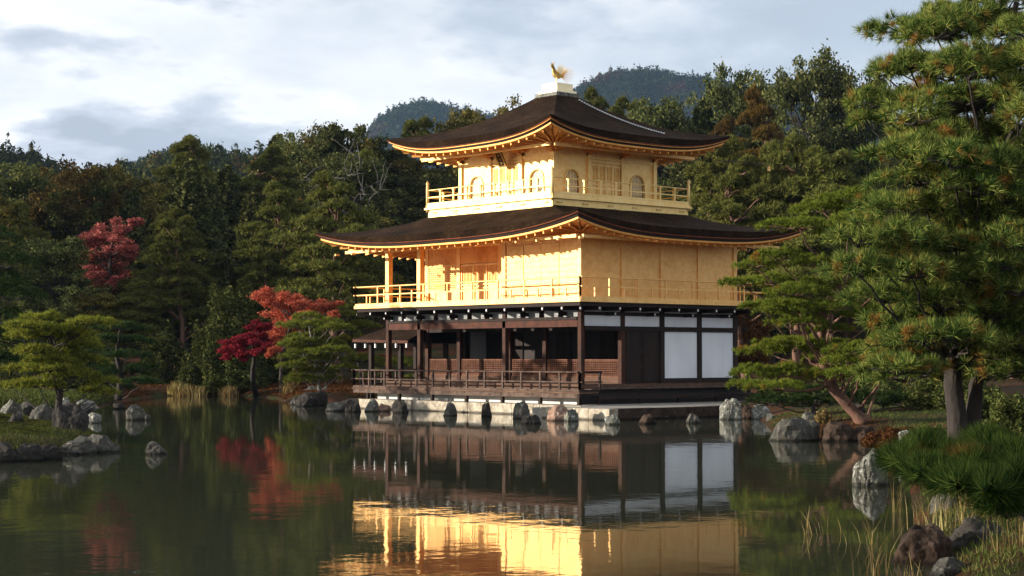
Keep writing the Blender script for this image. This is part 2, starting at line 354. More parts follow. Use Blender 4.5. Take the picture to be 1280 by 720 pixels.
# far hills: real ridges standing at their own distance
def ridge(name, D, prof, depth, m, base=0):
    """prof: (px, py) skyline"""
    px = np.array([p[0] for p in prof], float); py = np.array([p[1] for p in prof], float)
    xs = np.linspace(px[0], px[-1], 90); ys = np.interp(xs, px, py)
    k = np.ones(5)/5; ys2 = np.convolve(np.pad(ys, 2, mode='edge'), k, 'valid')
    vs = []; T = np.linspace(-1, 1, 25)
    for x, y in zip(xs, ys2):
        H = zz(y, D)
        for t in T:
            d = D+t*depth; g = CAM[:2]+FW*d+RT*((x-640)/FPX*D)
            z = base+(H-base)*max(0, math.cos(t*math.pi/2))**.8*(1+.03*math.sin(x*.11+t*7)*abs(t))
            vs.append((g[0], g[1], z))
    n = len(T); fs = [(i*n+j, (i+1)*n+j, (i+1)*n+j+1, i*n+j+1) for i in range(len(xs)-1) for j in range(n-1)]
    mb = MB(); mb.add(vs, fs); o = mb.build(name, m, None, True); tag(o, kind='structure')
    return np.array(vs).reshape(len(xs), n, 3)
def crowns_on(name, grid, count, size, m, seed, label, conic=.25, tris=26, leaf=.34):
    r = np.random.RandomState(seed); nx, nt_, _ = grid.shape
    j0, j1 = 0.0, nt_*.62
    i = r.uniform(0, nx-1.01, count); j = r.uniform(j0, j1, count)
    ii = i.astype(int); jj = np.minimum(j.astype(int), nt_-2); fi = (i-ii)[:, None]; fj = (j-jj)[:, None]
    p = (grid[ii, jj]*(1-fi)*(1-fj)+grid[ii+1, jj]*fi*(1-fj)+grid[ii, jj+1]*(1-fi)*fj+grid[ii+1, jj+1]*fi*fj)
    sz = size*r.uniform(.6, 1.35, count); con = r.rand(count) < conic
    d = r.normal(size=(count, tris, 3)); d /= np.linalg.norm(d, axis=2, keepdims=True); d[..., 2] = np.abs(d[..., 2])*1.1-.1
    rad = (sz[:, None]*.55*r.uniform(.75, 1.15, (count, tris)))[..., None]
    q = d*rad; q[..., 2] *= 1.25
    qc = q.copy(); hh = (q[..., 2]/(sz[:, None]*.75)).clip(0, 1); qc[..., :2] *= (1-hh*.75)[..., None]; qc[..., 2] *= 1.7
    q = np.where(con[:, None, None], qc, q)+p[:, None, :]
    ts = sz[:, None, None, None]*leaf
    tri = r.normal(size=(count, tris, 3, 3)); tri /= np.linalg.norm(tri, axis=3, keepdims=True)
    V = (q[:, :, None, :]+tri*ts*r.uniform(.6, 1.1, (count, tris, 1, 1))).reshape(-1, 3)
    o = soup(name, V, 3, m); tag(o, label, 'forest', None, 'stuff'); return o
g1 = ridge('mountain', 2300, [(440, 262), (455, 195), (466, 170), (482, 153), (500, 143), (518, 138), (535, 136), (552, 139), (575, 146), (600, 152), (640, 160), (690, 172), (740, 200)], 420, 'ground')
crowns_on('mountain_forest', g1, 9000, 10, 'wood_mountain', 1, 'blue hazy wood covering the low mountain left of the pavilion roof', tris=36, leaf=.2)
g2 = ridge('mountain', 2000, [(660, 210), (690, 160), (715, 122), (740, 108), (770, 99), (800, 97), (835, 103), (870, 107), (900, 110), (930, 122), (990, 135), (1060, 150), (1200, 190)], 420, 'ground')
crowns_on('mountain_forest', g2, 12000, 9, 'wood_mountain', 2, 'blue hazy wood covering the mountain right of the pavilion roof', tris=36, leaf=.2)
g3 = ridge('hill', 420, [(-260, 170), (-80, 192), (0, 212), (40, 224), (62, 238), (80, 248), (110, 258), (140, 254), (170, 248), (200, 244), (240, 222), (300, 226), (360, 232), (420, 236), (520, 240)], 90, 'ground', 8)
crowns_on('forest', g3, 4200, 5.5, 'wood_far', 3, 'mixed autumn wood covering the low hills behind the garden trees', .35, tris=150, leaf=.12)
g4 = ridge('hill', 900, [(60, 236), (140, 230), (190, 216), (215, 203), (232, 197), (252, 198), (275, 206), (330, 210), (400, 222), (480, 232)], 160, 'ground', 5)
crowns_on('hill_forest', g4, 7000, 5.0, 'wood_mountain', 4, 'bluish distant wood on the hill top left of the pavilion', .5, tris=50, leaf=.2)

# ------------------------------------------------------------------ the golden pavilion
B = 2.12; WU = 4*B; LV = 5.5*B
pav = empty('golden_pavilion', (WU/2, LV/2, 0), 'three storey pavilion covered in gold leaf above a dark timber ground floor beside the pond', 'temple')
def bx(name, m, *a, parent=pav): return MB().box(*a).build(name, m, parent)
def cyl(p0, p1, r, n=8): return MB().tube([p0, p1], [r, r], n)
C_ = .11
# ground floor timber
bx('floor', 'wood_board', -.12, WU+.1, -.12, LV+.1, .97, 1.12)
for u, v in [(0, 0), (0, 2*B), (0, 4.5*B), (0, 5.5*B)]:
    bx('column', 'post_wood', u-.09, u+.09, v-.09, v+.09, .45, 4.0)
for v in (0, B, 2*B, 3*B, 4.5*B, 5.5*B):
    bx('column', 'post_wood', B-.1, B+.1, v-.1+(.02 if v == 0 else 0), v+.1, 1.12, 3.98)
for k in (2, 3, 4): bx('column', 'wood', B*k-C_, B*k+C_, -C_, C_, .45, 4.0)
for k in (2, 3, 4): bx('column', 'wood', B*k-C_, B*k+C_, LV-C_, LV+C_, .45, 4.0)
# lattice half walls on the recessed front
def lattice(v0, v1, z0, z1, u, nh, m='lattice', name='lattice_screen', step=.105, bar=.022, parent=pav):
    mb = MB()
    mb.box(u-.03, u+.03, v0, v1, z1-.05, z1); mb.box(u-.03, u+.03, v0, v1, z0, z0+.05)
    mb.box(u-.03, u+.03, v0, v0+.05, z0+.05, z1-.05); mb.box(u-.03, u+.03, v1-.05, v1, z0+.05, z1-.05)
    n = int((v1-v0)/step)
    for i in range(1, n): y = v0+(v1-v0)*i/n; mb.box(u-.015, u+.012, y-bar/2, y+bar/2, z0+.05, z1-.05)
    for i in range(1, nh): z = z0+(z1-z0)*i/nh; mb.box(u-.026, u-.016, v0+.05, v1-.05, z-bar/2, z+bar/2)
    return mb.build(name, m, parent)
for v0, v1 in ((0, B), (B, 2*B), (2*B, 3*B), (3*B, 4.5*B), (4.5*B, 5.5*B)):
    lattice(v0+.12, v1-.12, 1.36, 2.04, B, 8)
    o = bx('backing_board', 'wood_red', B+.035, B+.05, v0+.101, v1-.101, 1.36, 2.02)
bx('sill_beam', 'wood_board', B-.06, B+.06, .13, LV-.1, 1.121, 1.355)
bx('head_beam', 'wood', B-.07, B+.07, .102, LV-.11, 3.16, 3.30)
# interior
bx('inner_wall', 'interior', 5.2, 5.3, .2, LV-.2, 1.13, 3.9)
for v in (1.0, 3.4, 6.0, 9.0): bx('inner_panel', 'wood', 5.14, 5.18, v, v+.9, 1.3, 3.2)
bx('ceiling', 'wood_red', .12, WU-.12, .12, LV-.12, 3.72, 3.78)
for v in np.arange(1.06, LV, 1.06): bx('ceiling_beam', 'wood_red', .15, 2.0, v-.05, v+.05, 3.60, 3.715)
# side wall on the right face
bx('door', 'wood', B+.1, 2*B-C_, -.05, .05, 1.15, 3.17)
for i in range(2):
    a0 = B+.15+i*.98; mb = MB()
    for z0, z1 in ((1.25, 1.75), (1.85, 2.3), (2.4, 3.1)):
        mb.box(a0, a0+.9, -.075, -.052, z0, z0+.04).box(a0, a0+.9, -.075, -.052, z1-.04, z1)
        mb.box(a0, a0+.05, -.075, -.052, z0+.04, z1-.04).box(a0+.85, a0+.9, -.075, -.052, z0+.04, z1-.04)
    mb.build('door_panel', 'wood', pav)
for k in (2, 3): bx('plaster_panel', 'plaster', B*k+C_, B*(k+1)-C_, -.04, .04, 1.31, 3.10)
for k in range(4): bx('plaster_panel', 'plaster', B*k+C_, B*(k+1)-C_, -.04, .04, 3.29, 3.68)
for k in range(4): bx('plaster_panel', 'plaster_old', B*k+C_, B*(k+1)-C_, -.04, .04, 3.82, 4.0)
bx('sill_beam', 'wood', 2*B+C_, WU+.1, -.10, .08, 1.13, 1.31)
bx('head_beam', 'wood', C_, WU-C_, -.13, .09, 3.12, 3.28)
bx('tie_beam', 'wood', C_, WU-C_, -.13, .09, 3.69, 3.81)
bx('rear_wall', 'plaster', 2*B, WU-.12, LV-.04, LV+.04, 1.2, 3.9)
bx('rear_wall', 'plaster', WU-.04, WU+.04, .12, LV-.12, 1.2, 3.9)
# front beam row with plaster trapezoids
bx('front_beam', 'wood_red', -.09, .09, C_, LV-C_, 3.25, 3.50)
bx('tie_beam', 'wood', -.13, .1, C_, LV-C_, 3.51, 3.62)
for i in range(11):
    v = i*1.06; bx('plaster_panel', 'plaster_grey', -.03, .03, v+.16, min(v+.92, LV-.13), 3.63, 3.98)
# bracket arms carrying the balcony, with white painted ends
def arm(x0, y0, dx, dy, z, ln):
    w_ = .06; p1 = (x0+dx*ln, y0+dy*ln)
    a = MB(); a.bar((x0, y0, z), (p1[0], p1[1], z), .11, .15); o = a.build('bracket_arm', 'wood', pav)
    t = MB(); t.bar((p1[0]+dx*.001, p1[1]+dy*.001, z), (p1[0]+dx*.02, p1[1]+dy*.02, z), .06, .08); t.build('white_end', 'white_paint', o)
for i in range(12):
    v = min(i*1.06, LV); arm(-.05, v, -1, 0, 3.92, .92)
    if i % 2: arm(-.05, v-.3, -1, 0, 3.74, .42)
for i in range(9):
    u = i*1.06; arm(u, -.05, 0, -1, 3.92, .92)
    if i % 2: arm(u+.25, -.05, 0, -1, 3.745, .42)
for sx, sy, x, y in ((-1, -1, 0, 0), (-1, 1, 0, LV), (1, -1, WU, 0)):
    arm(x, y, sx*.7071, sy*.7071, 3.9, 1.35)
# balcony of the second storey
p = 1.045
bx('balcony_joist', 'wood', -p+.1, WU+p-.1, -p+.1, LV+p-.1, 4.0, 4.13)
bx('balcony_floor', 'gold', -p, WU+p, -p, LV+p, 4.14, 4.26)
def railing(name, m, pts, z0, zm, zt, n, r=.03, half=True, over=.12, post=.045, toprail=.032, cap=None, parent=pav):
    (x0, y0), (x1, y1) = pts; d = np.array([x1-x0, y1-y0]); ln = np.hypot(*d); d = d/ln; mb = MB()
    o0 = (x0-d[0]*over, y0-d[1]*over); o1 = (x1+d[0]*over, y1+d[1]*over)
    mb.tube([(*o0, zt), (*o1, zt)], toprail, 8); mb.bar((*o0, zm), (*o1, zm), .05, .045); mb.bar((x0, y0, z0+.04), (x1, y1, z0+.04), .09, .08)
    for i in range(n+1):
        q = (x0+d[0]*ln*i/n, y0+d[1]*ln*i/n); mb.bar((*q, z0+.082), (*q, zt-.02), post*1.3, post*1.3)
        if cap and 0 < i < n: mb.bar((*q, zt-.08), (*q, zt+.0), post*2.1, post*2.1)
        if half and i < n:
            h = (x0+d[0]*ln*(i+.5)/n, y0+d[1]*ln*(i+.5)/n); mb.bar((*h, z0+.082), (*h, zm-.02), post*1.1, post*1.1)
    return mb.build(name, m, parent)
q = p-.06
railing('railing', 'gold', ((-q, -q), (-q, LV+q)), 4.262, 4.70, 5.04, 9)
railing('railing', 'gold', ((-q, -q), (WU+q, -q)), 4.262, 4.70, 5.04, 7)
railing('railing', 'gold', ((-q, LV+q), (WU+q, LV+q)), 4.262, 4.70, 5.04, 7)
railing('railing', 'gold', ((WU+q, -q), (WU+q, LV+q)), 4.262, 4.70, 5.04, 9)
# second storey walls
for u, v in [(0, 0), (0, 2*B), (0, 4.5*B), (0, 5.5*B), (B, 2*B), (B, 3.25*B), (B, 4.5*B), (B, 5.5*B)]:
    bx('gilded_column', 'gold', u-C_, u+C_, v-C_, v+C_, 4.262, 6.85)
for k in (1, 2, 3, 4): bx('gilded_column', 'gold', B*k-.1, B*k+.1, -.1, .1, 4.262, 6.85)
mb = MB()
for i in range(4):
    v0 = C_+i*1.0+ (0 if i == 0 else .03); v1 = C_+(i+1)*1.0+.005
    mb.box(-.045-.012*(i % 2), .03, v0, min(v1, 2*B-C_), 4.33, 6.42)
    for z in np.arange(4.45, 6.4, .22): mb.box(-.075-.012*(i % 2), -.046-.012*(i % 2), v0+.01, min(v1, 2*B-C_)-.01, z, z+.03)
mb.build('sliding_panels', 'gold', pav)
bx('frieze', 'gold', -.07, .05, C_, 2*B-C_, 6.43, 6.86)
bx('threshold', 'gold', -.08, .06, C_, 2*B-C_, 4.263, 4.328)
for k in range(4):
    bx('gilded_wall', 'gold', B*k+(C_ if k == 0 else .1), B*(k+1)-.1, -.05, .04, 4.263, 6.86)
bx('waist_beam', 'gold', C_, WU-.1, -.13, -.101, 6.50, 6.62)
# recessed part: one lattice shutter, double door, frieze, return wall
bx('gilded_wall', 'gold', B-.02, B+.06, 4.5*B+C_, 5.5*B-C_, 4.263, 6.0)
lattice(4.5*B+C_, 5.5*B-C_, 4.9, 6.0, B-.06, 12, 'gold', 'lattice_shutter', .12, .03)
bx('gilded_wall', 'gold', B-.02, B+.06, 2*B+C_, 4.5*B-C_, 4.263, 6.0)
for i in range(3):
    v0 = 3.25*B+C_+.02+i*.80; mb = MB(); u = B-.04
    for (a, b2, c, d2) in ((v0, v0+.06, 4.33, 5.98), (v0+.72, v0+.78, 4.33, 5.98)): mb.box(u-.03, u+.02, a, b2, c, d2)
    for z in (4.33, 4.95, 5.1, 5.9): mb.box(u-.03, u+.02, v0+.06, v0+.72, z, z+.06)
    for k in range(1, 7): mb.box(u-.01, u+.01, v0+.06+.66*k/7-.01, v0+.06+.66*k/7+.01, 5.16, 5.9)
    mb.build('door', 'gold', pav)
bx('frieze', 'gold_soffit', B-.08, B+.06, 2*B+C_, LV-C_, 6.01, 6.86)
bx('head_beam', 'gold', -.09, .09, 2*B+C_, LV-C_, 6.50, 6.72)
bx('gilded_wall', 'gold', C_, B-C_, 2*B-.04, 2*B+.04, 4.263, 6.86)
bx('gilded_wall', 'gold', B+C_, WU-.1, LV-.05, LV+.05, 4.263, 6.86)
bx('gilded_wall', 'gold', WU-.05, WU+.05, .1, LV-.1, 4.263, 6.86)
bx('soffit_board', 'gold_soffit', -.02, WU+.02, -.02, LV+.02, 6.861, 6.90)

# ---- roofs
def roof(parent, eave, inner, ze, zi, lift, wall, zs, prof, extra_gold=False, nS=48, nT=14):
    u0, u1, v0, v1 = eave; a0, a1, b0, b1 = inner
    E_ = [(u0, v0), (u0, v1), (u1, v1), (u1, v0)]; I_ = [(a0, b0), (a0, b1), (a1, b1), (a1, b0)]
    cxm, cym = (u0+u1)/2, (v0+v1)/2
    def up(s): return lift*abs(2*s-1)**3.1
    def th(s): return .27*(1-.72*abs(2*s-1)**3)
    mb = MB()
    for k in range(4):
        e0, e1 = np.array(E_[k]), np.array(E_[(k+1) % 4]); i0, i1 = np.array(I_[k]), np.array(I_[(k+1) % 4])
        vs = []
        for i in range(nS+1):
            s = i/nS; e = e0+(e1-e0)*s; n = i0+(i1-i0)*s
            for j in range(nT+1):
                t = j/nT; q = e+(n-e)*t; rg = .018*noise.noise(Vector((q[0]*2.2, q[1]*2.2, 3)))
                vs.append((q[0], q[1], ze+(up(s)+th(s))*(1-t)**1.8+(zi-ze)*prof(t)+rg))
        m = nT+1; mb.add(vs, [(i*m+j, i*m+j+1, (i+1)*m+j+1, (i+1)*m+j) for i in range(nS) for j in range(nT)])
    mb.build('bark_roof', 'roof', parent, True)
    def band(name, m, d0, z0, d1, z1, d2=None, z2=None):   # strip round the eave between (inset, drop) pairs
        for k in range(4):
            e0, e1 = np.array(E_[k]), np.array(E_[(k+1) % 4]); vs = []
            for i in range(nS+1):
                s = i/nS
                for d, dz in ((d0, z0), (d1, z1))+(((d2, z2),) if d2 is not None else ()):
                    c0 = e0+np.sign(np.array([cxm, cym])-e0)*d; c1 = e1+np.sign(np.array([cxm, cym])-e1)*d
                    q = c0+(c1-c0)*s; dz_ = th(s) if dz == 'top' else dz; vs.append((q[0], q[1], ze+up(s)*max(0, 1-d/2.6)+dz_))
            r = 3 if d2 is not None else 2
            b = MB(); b.add(vs, [(i*r+j, i*r+j+1, (i+1)*r+j+1, (i+1)*r+j) for i in range(nS) for j in range(r-1)])
            b.build(name, m, parent, False)
    band('bark_edge', 'roof', 0, 'top', .04, .0)
    band('eave_rim', 'rim', .035, 0, .03, -.035, .09, -.04)
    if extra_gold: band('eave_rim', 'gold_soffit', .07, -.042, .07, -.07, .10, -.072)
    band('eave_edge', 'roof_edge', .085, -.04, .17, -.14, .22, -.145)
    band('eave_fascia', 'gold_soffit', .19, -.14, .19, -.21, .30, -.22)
    # soffit with rafters
    sb = MB(); wu0, wu1, wv0, wv1 = wall; Wc = [(wu0, wv0), (wu0, wv1), (wu1, wv1), (wu1, wv0)]
    rb = MB()
    for k in range(4):
        e0, e1 = np.array(E_[k]), np.array(E_[(k+1) % 4]); w0, w1 = np.array(Wc[k]), np.array(Wc[(k+1) % 4])
        c0 = e0+np.sign(np.array([cxm, cym])-e0)*.25; c1 = e1+np.sign(np.array([cxm, cym])-e1)*.25
        vs = []
        for i in range(nS+1):
            s = i/nS; zo = ze+up(s)*(1-.25/2.6)-.21
            for t in (0, .25, .5, .75, 1):
                q = (c0+(c1-c0)*s)*(1-t)+(w0+(w1-w0)*s)*t; vs.append((q[0], q[1], zo*(1-t)**1.3+zs*(1-(1-t)**1.3)))
        sb.add(vs, [(i*5+j, i*5+j+1, (i+1)*5+j+1, (i+1)*5+j) for i in range(nS) for j in range(4)])
        ln = np.hypot(*(e1-e0)); d = (e1-e0)/ln; n = int(ln/.46)
        inn = np.array([-d[1], d[0]]);
        if inn@(np.array([cxm, cym])-e0) < 0: inn = -inn
        for i in range(n+1):
            s = i/n; qo = c0+(c1-c0)*s; s2 = s
            ww = w0+(w1-w0)*s2; wl = (ww-e0)@d; lo = (w0-e0)@d; hi = (w1-e0)@d
            pl = min(max((qo-e0)@d, lo), hi); qi = e0+d*pl+inn*abs((w0-e0)@inn)
            zo = ze+up(s)*(1-.25/2.6)-.27
            rb.bar((qo[0], qo[1], zo-.01), (qi[0], qi[1], zs-.08), .06, .09)
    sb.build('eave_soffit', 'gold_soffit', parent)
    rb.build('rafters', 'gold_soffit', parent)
    return up
roof(pav, (-2.2, 10.5, -2.15, 13.95), (.75, 7.73, 2.35, 9.32), 6.68, 8.05, .62, (-.06, WU+.06, -.06, LV+.06), 6.86, lambda t: .62*t+.38*t*t)
mu, mv = WU/2, LV/2; s3 = 2.8
roof(pav, (mu-5.02, mu+5.02, mv-5.02, mv+5.02), (mu-.50, mu+.50, mv-.50, mv+.50), 10.50, 12.92, .60, (mu-s3, mu+s3, mv-s3, mv+s3), 10.5, lambda t: .60*t+.40*t**2.2, True)
# bracket clusters under the eaves
def cluster(x, y, z, dx, dy, m, sc=1.0):
    mb = MB(); lx, ly = -dy, dx
    mb.box(x-.09*sc, x+.09*sc, y-.09*sc, y+.09*sc, z-.30*sc, z-.18*sc)
    mb.bar((x, y, z-.15*sc), (x+dx*.45*sc, y+dy*.45*sc, z-.13*sc), .08*sc, .09*sc)
    mb.bar((x-lx*.32*sc+dx*.05, y-ly*.32*sc+dy*.05, z-.15*sc), (x+lx*.32*sc+dx*.05, y+ly*.32*sc+dy*.05, z-.15*sc), .08*sc, .10*sc)
    mb.bar((x-lx*.30*sc+dx*.42*sc, y-ly*.30*sc+dy*.42*sc, z-.02), (x+lx*.30*sc+dx*.42*sc, y+ly*.30*sc+dy*.42*sc, z-.02), .07*sc, .09*sc)
    return mb.build('bracket', m, pav)
for i in range(4):
    t = -s3+i*2*s3/3
    cluster(mu-s3-.08, mv+t, 10.42, -1, 0, 'gold_soffit'); cluster(mu+t, mv-s3-.08, 10.42, 0, -1, 'gold_soffit')
for v in np.arange(0, LV+.1, B/2): cluster(-.12, v, 6.78, -1, 0, 'gold', .7)
for u in np.arange(B, WU+.1, B): cluster(u, -.12, 6.78, 0, -1, 'gold', .7)
# outer eave beams on the front, carried by brackets
for (a, b2, z) in (((-1.35, -1.2), (-1.35, LV+1.2), 6.50),): MB().bar((*a, z), (*b2, z), .10, .12).build('eave_beam', 'gold', pav)
MB().bar((-1.2, -1.35, 6.50), (WU+1.2, -1.35, 6.50), .10, .12).build('eave_beam', 'gold', pav)
MB().bar((mu-4.0, mv-3.9, 10.24), (mu-4.0, mv+3.9, 10.24), .10, .12).build('eave_beam', 'gold', pav)
MB().bar((mu-3.9, mv-4.0, 10.24), (mu+3.9, mv-4.0, 10.24), .10, .12).build('eave_beam', 'gold', pav)
# hanging eave fittings: small gilded ends
for v in np.linspace(-1.6, LV+1.6, 14):
    MB().bar((-1.42, v, 6.41), (-1.62, v, 6.41), .07, .08).build('beam_end', 'gold', pav)

# ---- third storey
q3 = 3.9
bx('balcony_band', 'gold3', mu-q3+.12, mu+q3-.12, mv-q3+.12, mv+q3-.12, 7.86, 8.18)
bx('balcony_floor', 'gold3', mu-q3, mu+q3, mv-q3, mv+q3, 8.19, 8.27)
bx('balcony_kerb', 'gold3', mu-q3+.05, mu+q3-.05, mv-q3+.05, mv+q3-.05, 8.272, 8.38)
for i in range(6):
    t = -q3+.5+i*(2*q3-1)/5
    MB().bar((mu-q3+.10, mv+t-.14, 8.05), (mu-q3+.10, mv+t+.14, 8.05), .05, .06).build('band_ornament', 'gold_dim', pav)
    MB().bar((mu+t-.14, mv-q3+.10, 8.05), (mu+t+.14, mv-q3+.10, 8.05), .05, .06).build('band_ornament', 'gold_dim', pav)
for sx, sy in ((-1, -1), (-1, 1), (1, -1), (1, 1)):
    x, y = mu+sx*(q3-.1), mv+sy*(q3-.1)
    MB().tube([(x, y, 8.1), (x, y, 9.16), (x, y, 9.2), (x, y, 9.27), (x, y, 9.33), (x, y, 9.42)], [.065, .065, .04, .075, .05, .005], 10).build('finial_post', 'gold3', pav, True)
q = q3-.1
for a, b2 in (((mu-q, mv-q), (mu-q, mv+q)), ((mu-q, mv-q), (mu+q, mv-q)), ((mu+q, mv-q), (mu+q, mv+q)), ((mu-q, mv+q), (mu+q, mv+q))):
    railing('railing', 'gold3', (a, b2), 8.385, 8.70, 9.0, 9, half=False, over=0, post=.05, toprail=.022, cap=True)
# walls with cusped windows
def wall3(face):
    """face: 0 = toward -u, 1 = toward -v"""
    def pt(s, z, o=0.0):   # s along the wall from the near corner, o outward
        return (mu-s3-o, mv-s3+s, z) if face == 0 else (mu-s3+s, mv-s3-o, z)
    W3 = 2*s3; bay = W3/3
    def win_curve(c, w_, zb, zt):    # bell outline
        pts = []
        for i in range(17):
            a = math.pi*i/16; x = -math.cos(a)
            z = zt-(zt-zb)*.42+(zt-zb)*.42*math.sin(a)**.8
            pts.append((c+x*w_*(.5+.02), z))
        return [(c-w_*.56, zb)]+pts+[(c+w_*.56, zb)]
    for b in (0, 2):
        c = bay*(b+.5)+(.04 if b == 0 else -.04); zb, zt, w_ = 8.56, 9.50, .74
        cv = win_curve(c, w_, zb, zt)
        # wall with a hole: fans between outline and the bay rectangle
        x0, x1, z0, z1 = bay*b+.09, bay*(b+1)-.09, 8.385, 10.45
        mb = MB(); top = [(x0+(x1-x0)*i/(len(cv)-3), z1) for i in range(len(cv)-2)]
        ou = [(x0, zb)]+top+[(x1, zb)]
        vs = [pt(s, z, -.0) for s, z in cv]+[pt(s, z) for s, z in ou]+[pt(s, z, -.08) for s, z in cv]; n = len(cv)
        fs = [(i, i+1, n+i+1, n+i) for i in range(n-1)]+[(2*n+i, 2*n+i+1, i+1, i) for i in range(n-1)]
        mb.add(vs, fs)
        vs = [pt(x0, z0), pt(x1, z0), pt(x1, zb), pt(cv[-1][0], zb), pt(cv[0][0], zb), pt(x0, zb)]; mb.add(vs, [(0, 1, 2, 3, 4, 5)])
        mb.build('gilded_wall', 'gold3', pav)
        f = MB(); f.tube([pt(s, z, .02) for s, z in cv], .035, 6); f.tube([pt(cv[0][0]-.05, zb, .02), pt(cv[-1][0]+.05, zb, .02)], .04, 6)
        fo = f.build('window_frame', 'gold3', pav)
        g = MB(); n_ = 9
        for i in range(1, n_):
            x = -.5+i/n_; zt2 = zt-(zt-zb)*.42+(zt-zb)*.42*math.sqrt(max(0, 1-(2*x)**2))**.8
            g.bar(pt(c+x*w_, zb, -.05), pt(c+x*w_, zt2, -.05), .022, .022)
        for i in range(1, 4): z = zb+(zt-zb)*.8*i/4; g.bar(pt(c-w_*.52, z, -.06), pt(c+w_*.52, z, -.06), .018, .02)
        g.build('window_lattice', 'pale_gold', fo)
        k = MB(); a = pt(c-w_*.65, zb-.03, -.12); b3 = pt(c+w_*.65, zb-.03, -.12); k.add([a, b3, (b3[0], b3[1], zt+.05), (a[0], a[1], zt+.05)], [(0, 1, 2, 3)])
        k.build('window_paper', 'plaster' if face == 0 else 'gold_dim', fo)  # right face paper is darker: the dim interior put into its colour
    # doors in the centre bay
    mb = MB(); c0, c1 = bay+.13, 2*bay-.13
    def slab(s0, s1, z0, z1, o0, o1, mm):
        a = pt(s0, 0, o0); b4 = pt(s1, 0, o1)
        mm.box(min(a[0], b4[0]), max(a[0], b4[0]), min(a[1], b4[1]), max(a[1], b4[1]), z0, z1)
    slab(c0, c1, 8.385, 9.85, -.06, -.02, mb); mb.build('door_back', 'gold3', pav)
    for i in range(4):
        w_ = (c1-c0)/4; a0 = c0+i*w_; dm = MB()
        for z0, z1 in ((8.45, 8.5), (8.95, 9.0), (9.1, 9.15), (9.72, 9.80)): slab(a0+.03, a0+w_-.03, z0, z1, -.019, .02, dm)
        slab(a0+.005, a0+.045, 8.40, 9.82, -.019, .03, dm); slab(a0+w_-.045, a0+w_-.005, 8.40, 9.82, -.019, .03, dm)
        for j in range(1, 5): slab(a0+w_*j/5-.008, a0+w_*j/5+.008, 9.151, 9.719, -.019, .01, dm)
        dm.build('door', 'gold3', pav)
    fr = MB(); slab(bay+.09, 2*bay-.09, 9.86, 10.45, -.04, .0, fr); slab(bay+.06, 2*bay-.06, 9.85, 9.93, .001, .05, fr); fr.build('door_head', 'gold3', pav)
    for i in range(4):
        s = min(max(bay*i, 0), W3); a = pt(s, 0, 0)
        if face == 1 and i == 0: continue
        MB().box(a[0]-.09, a[0]+.09, a[1]-.09, a[1]+.09, 8.383, 10.45).build('gilded_column', 'gold3', pav)
    bm_ = MB(); slab(.095, W3-.095, 9.98, 10.06, .0, .06, bm_); bm_.build('wall_rail', 'gold3', pav)
wall3(0); wall3(1)
bx('gilded_wall', 'gold3', mu-s3+.1, mu+s3-.09, mv+s3-.04, mv+s3+.04, 8.385, 10.45)
bx('gilded_wall', 'gold3', mu+s3-.04, mu+s3+.04, mv-s3+.1, mv+s3-.09, 8.385, 10.45)
# tilted name plaque under the front eave
pl = MB(); c = Vector((mu-s3-.42, mv-.12, 10.02)); ax = Vector((-.30, 0, .52)).normalized(); sy = Vector((0, 1, 0)); nn = sy.cross(ax)
def pbox(mm, a, b2, c2, d2, o0, o1):
    vs = [c+sy*s_+ax*t_+nn*o_ for o_ in (o0, o1) for s_, t_ in ((a, c2), (b2, c2), (b2, d2), (a, d2))]
    mm.add(vs, [(0, 3, 2, 1), (4, 5, 6, 7), (0, 1, 5, 4), (1, 2, 6, 5), (2, 3, 7, 6), (3, 0, 4, 7)])
pbox(pl, -.20, .20, -.32, .32, -.02, .02); plo = pl.build('name_plaque', 'wood', pav)
f = MB()
for s_ in (1, -1):
    o0, o1 = (.022, .05) if s_ > 0 else (-.05, -.022)
    pbox(f, -.21, -.15, -.34, .34, o0, o1); pbox(f, .15, .21, -.34, .34, o0, o1); pbox(f, -.15, .15, -.34, -.28, o0, o1); pbox(f, -.15, .15, .28, .34, o0, o1)
    for j, zc_ in enumerate((.17, 0, -.17)):   # three brush written characters, as strokes
        pbox(f, -.07, .07, zc_+.03, zc_+.045, o0, o1-.01); pbox(f, -.008, .008, zc_-.06, zc_+.029, o0, o1-.01)
        pbox(f, -.06, -.009, zc_-.02, zc_-.008, o0, o1-.01); pbox(f, .009, .05, zc_-.05, zc_-.038, o0, o1-.01)
f.build('plaque_frame', 'gold_dim', plo)
# white chain lying on the right slope of the top roof
ch = MB(); prf = lambda t: .60*t+.40*t**2.2
for i in range(34):
    f_ = i/33; t = .90-.62*f_; e = np.array([mu-1.2+ 4.2*f_*.62+.9, mv-5.02]); half = 5.02+(.5-5.02)*t
    v = mv-half; u = mu+half*(.62+.00*f_)*.9 if False else mu+ .35+ 2.05*f_
    z = 10.5+2.42*prf(t)+.27*(1-t)**1.8+.07
    ch.box(u-.025, u+.025, v-.025, v+.025, z-.02, z+.03)
    if i: ch.bar(lastp, (u, v, z), .012, .012)
    lastp = (u, v, z)
ch.build('roof_chain', 'white_paint', pav)
# spout at the right hand eave
MB().tube([(mu+4.4, mv-4.7, 10.15), (mu+5.4, mv-5.3, 10.12), (mu+6.35, mv-6.0, 9.95)], [.018, .018, .014], 6).build('eave_spout', 'wood_rail', pav)
MB().tube([(mu+6.3, mv-5.96, 9.94), (mu+6.3, mv-5.96, 9.74)], [.05, .07], 8).build('wind_bell', 'gold', pav)
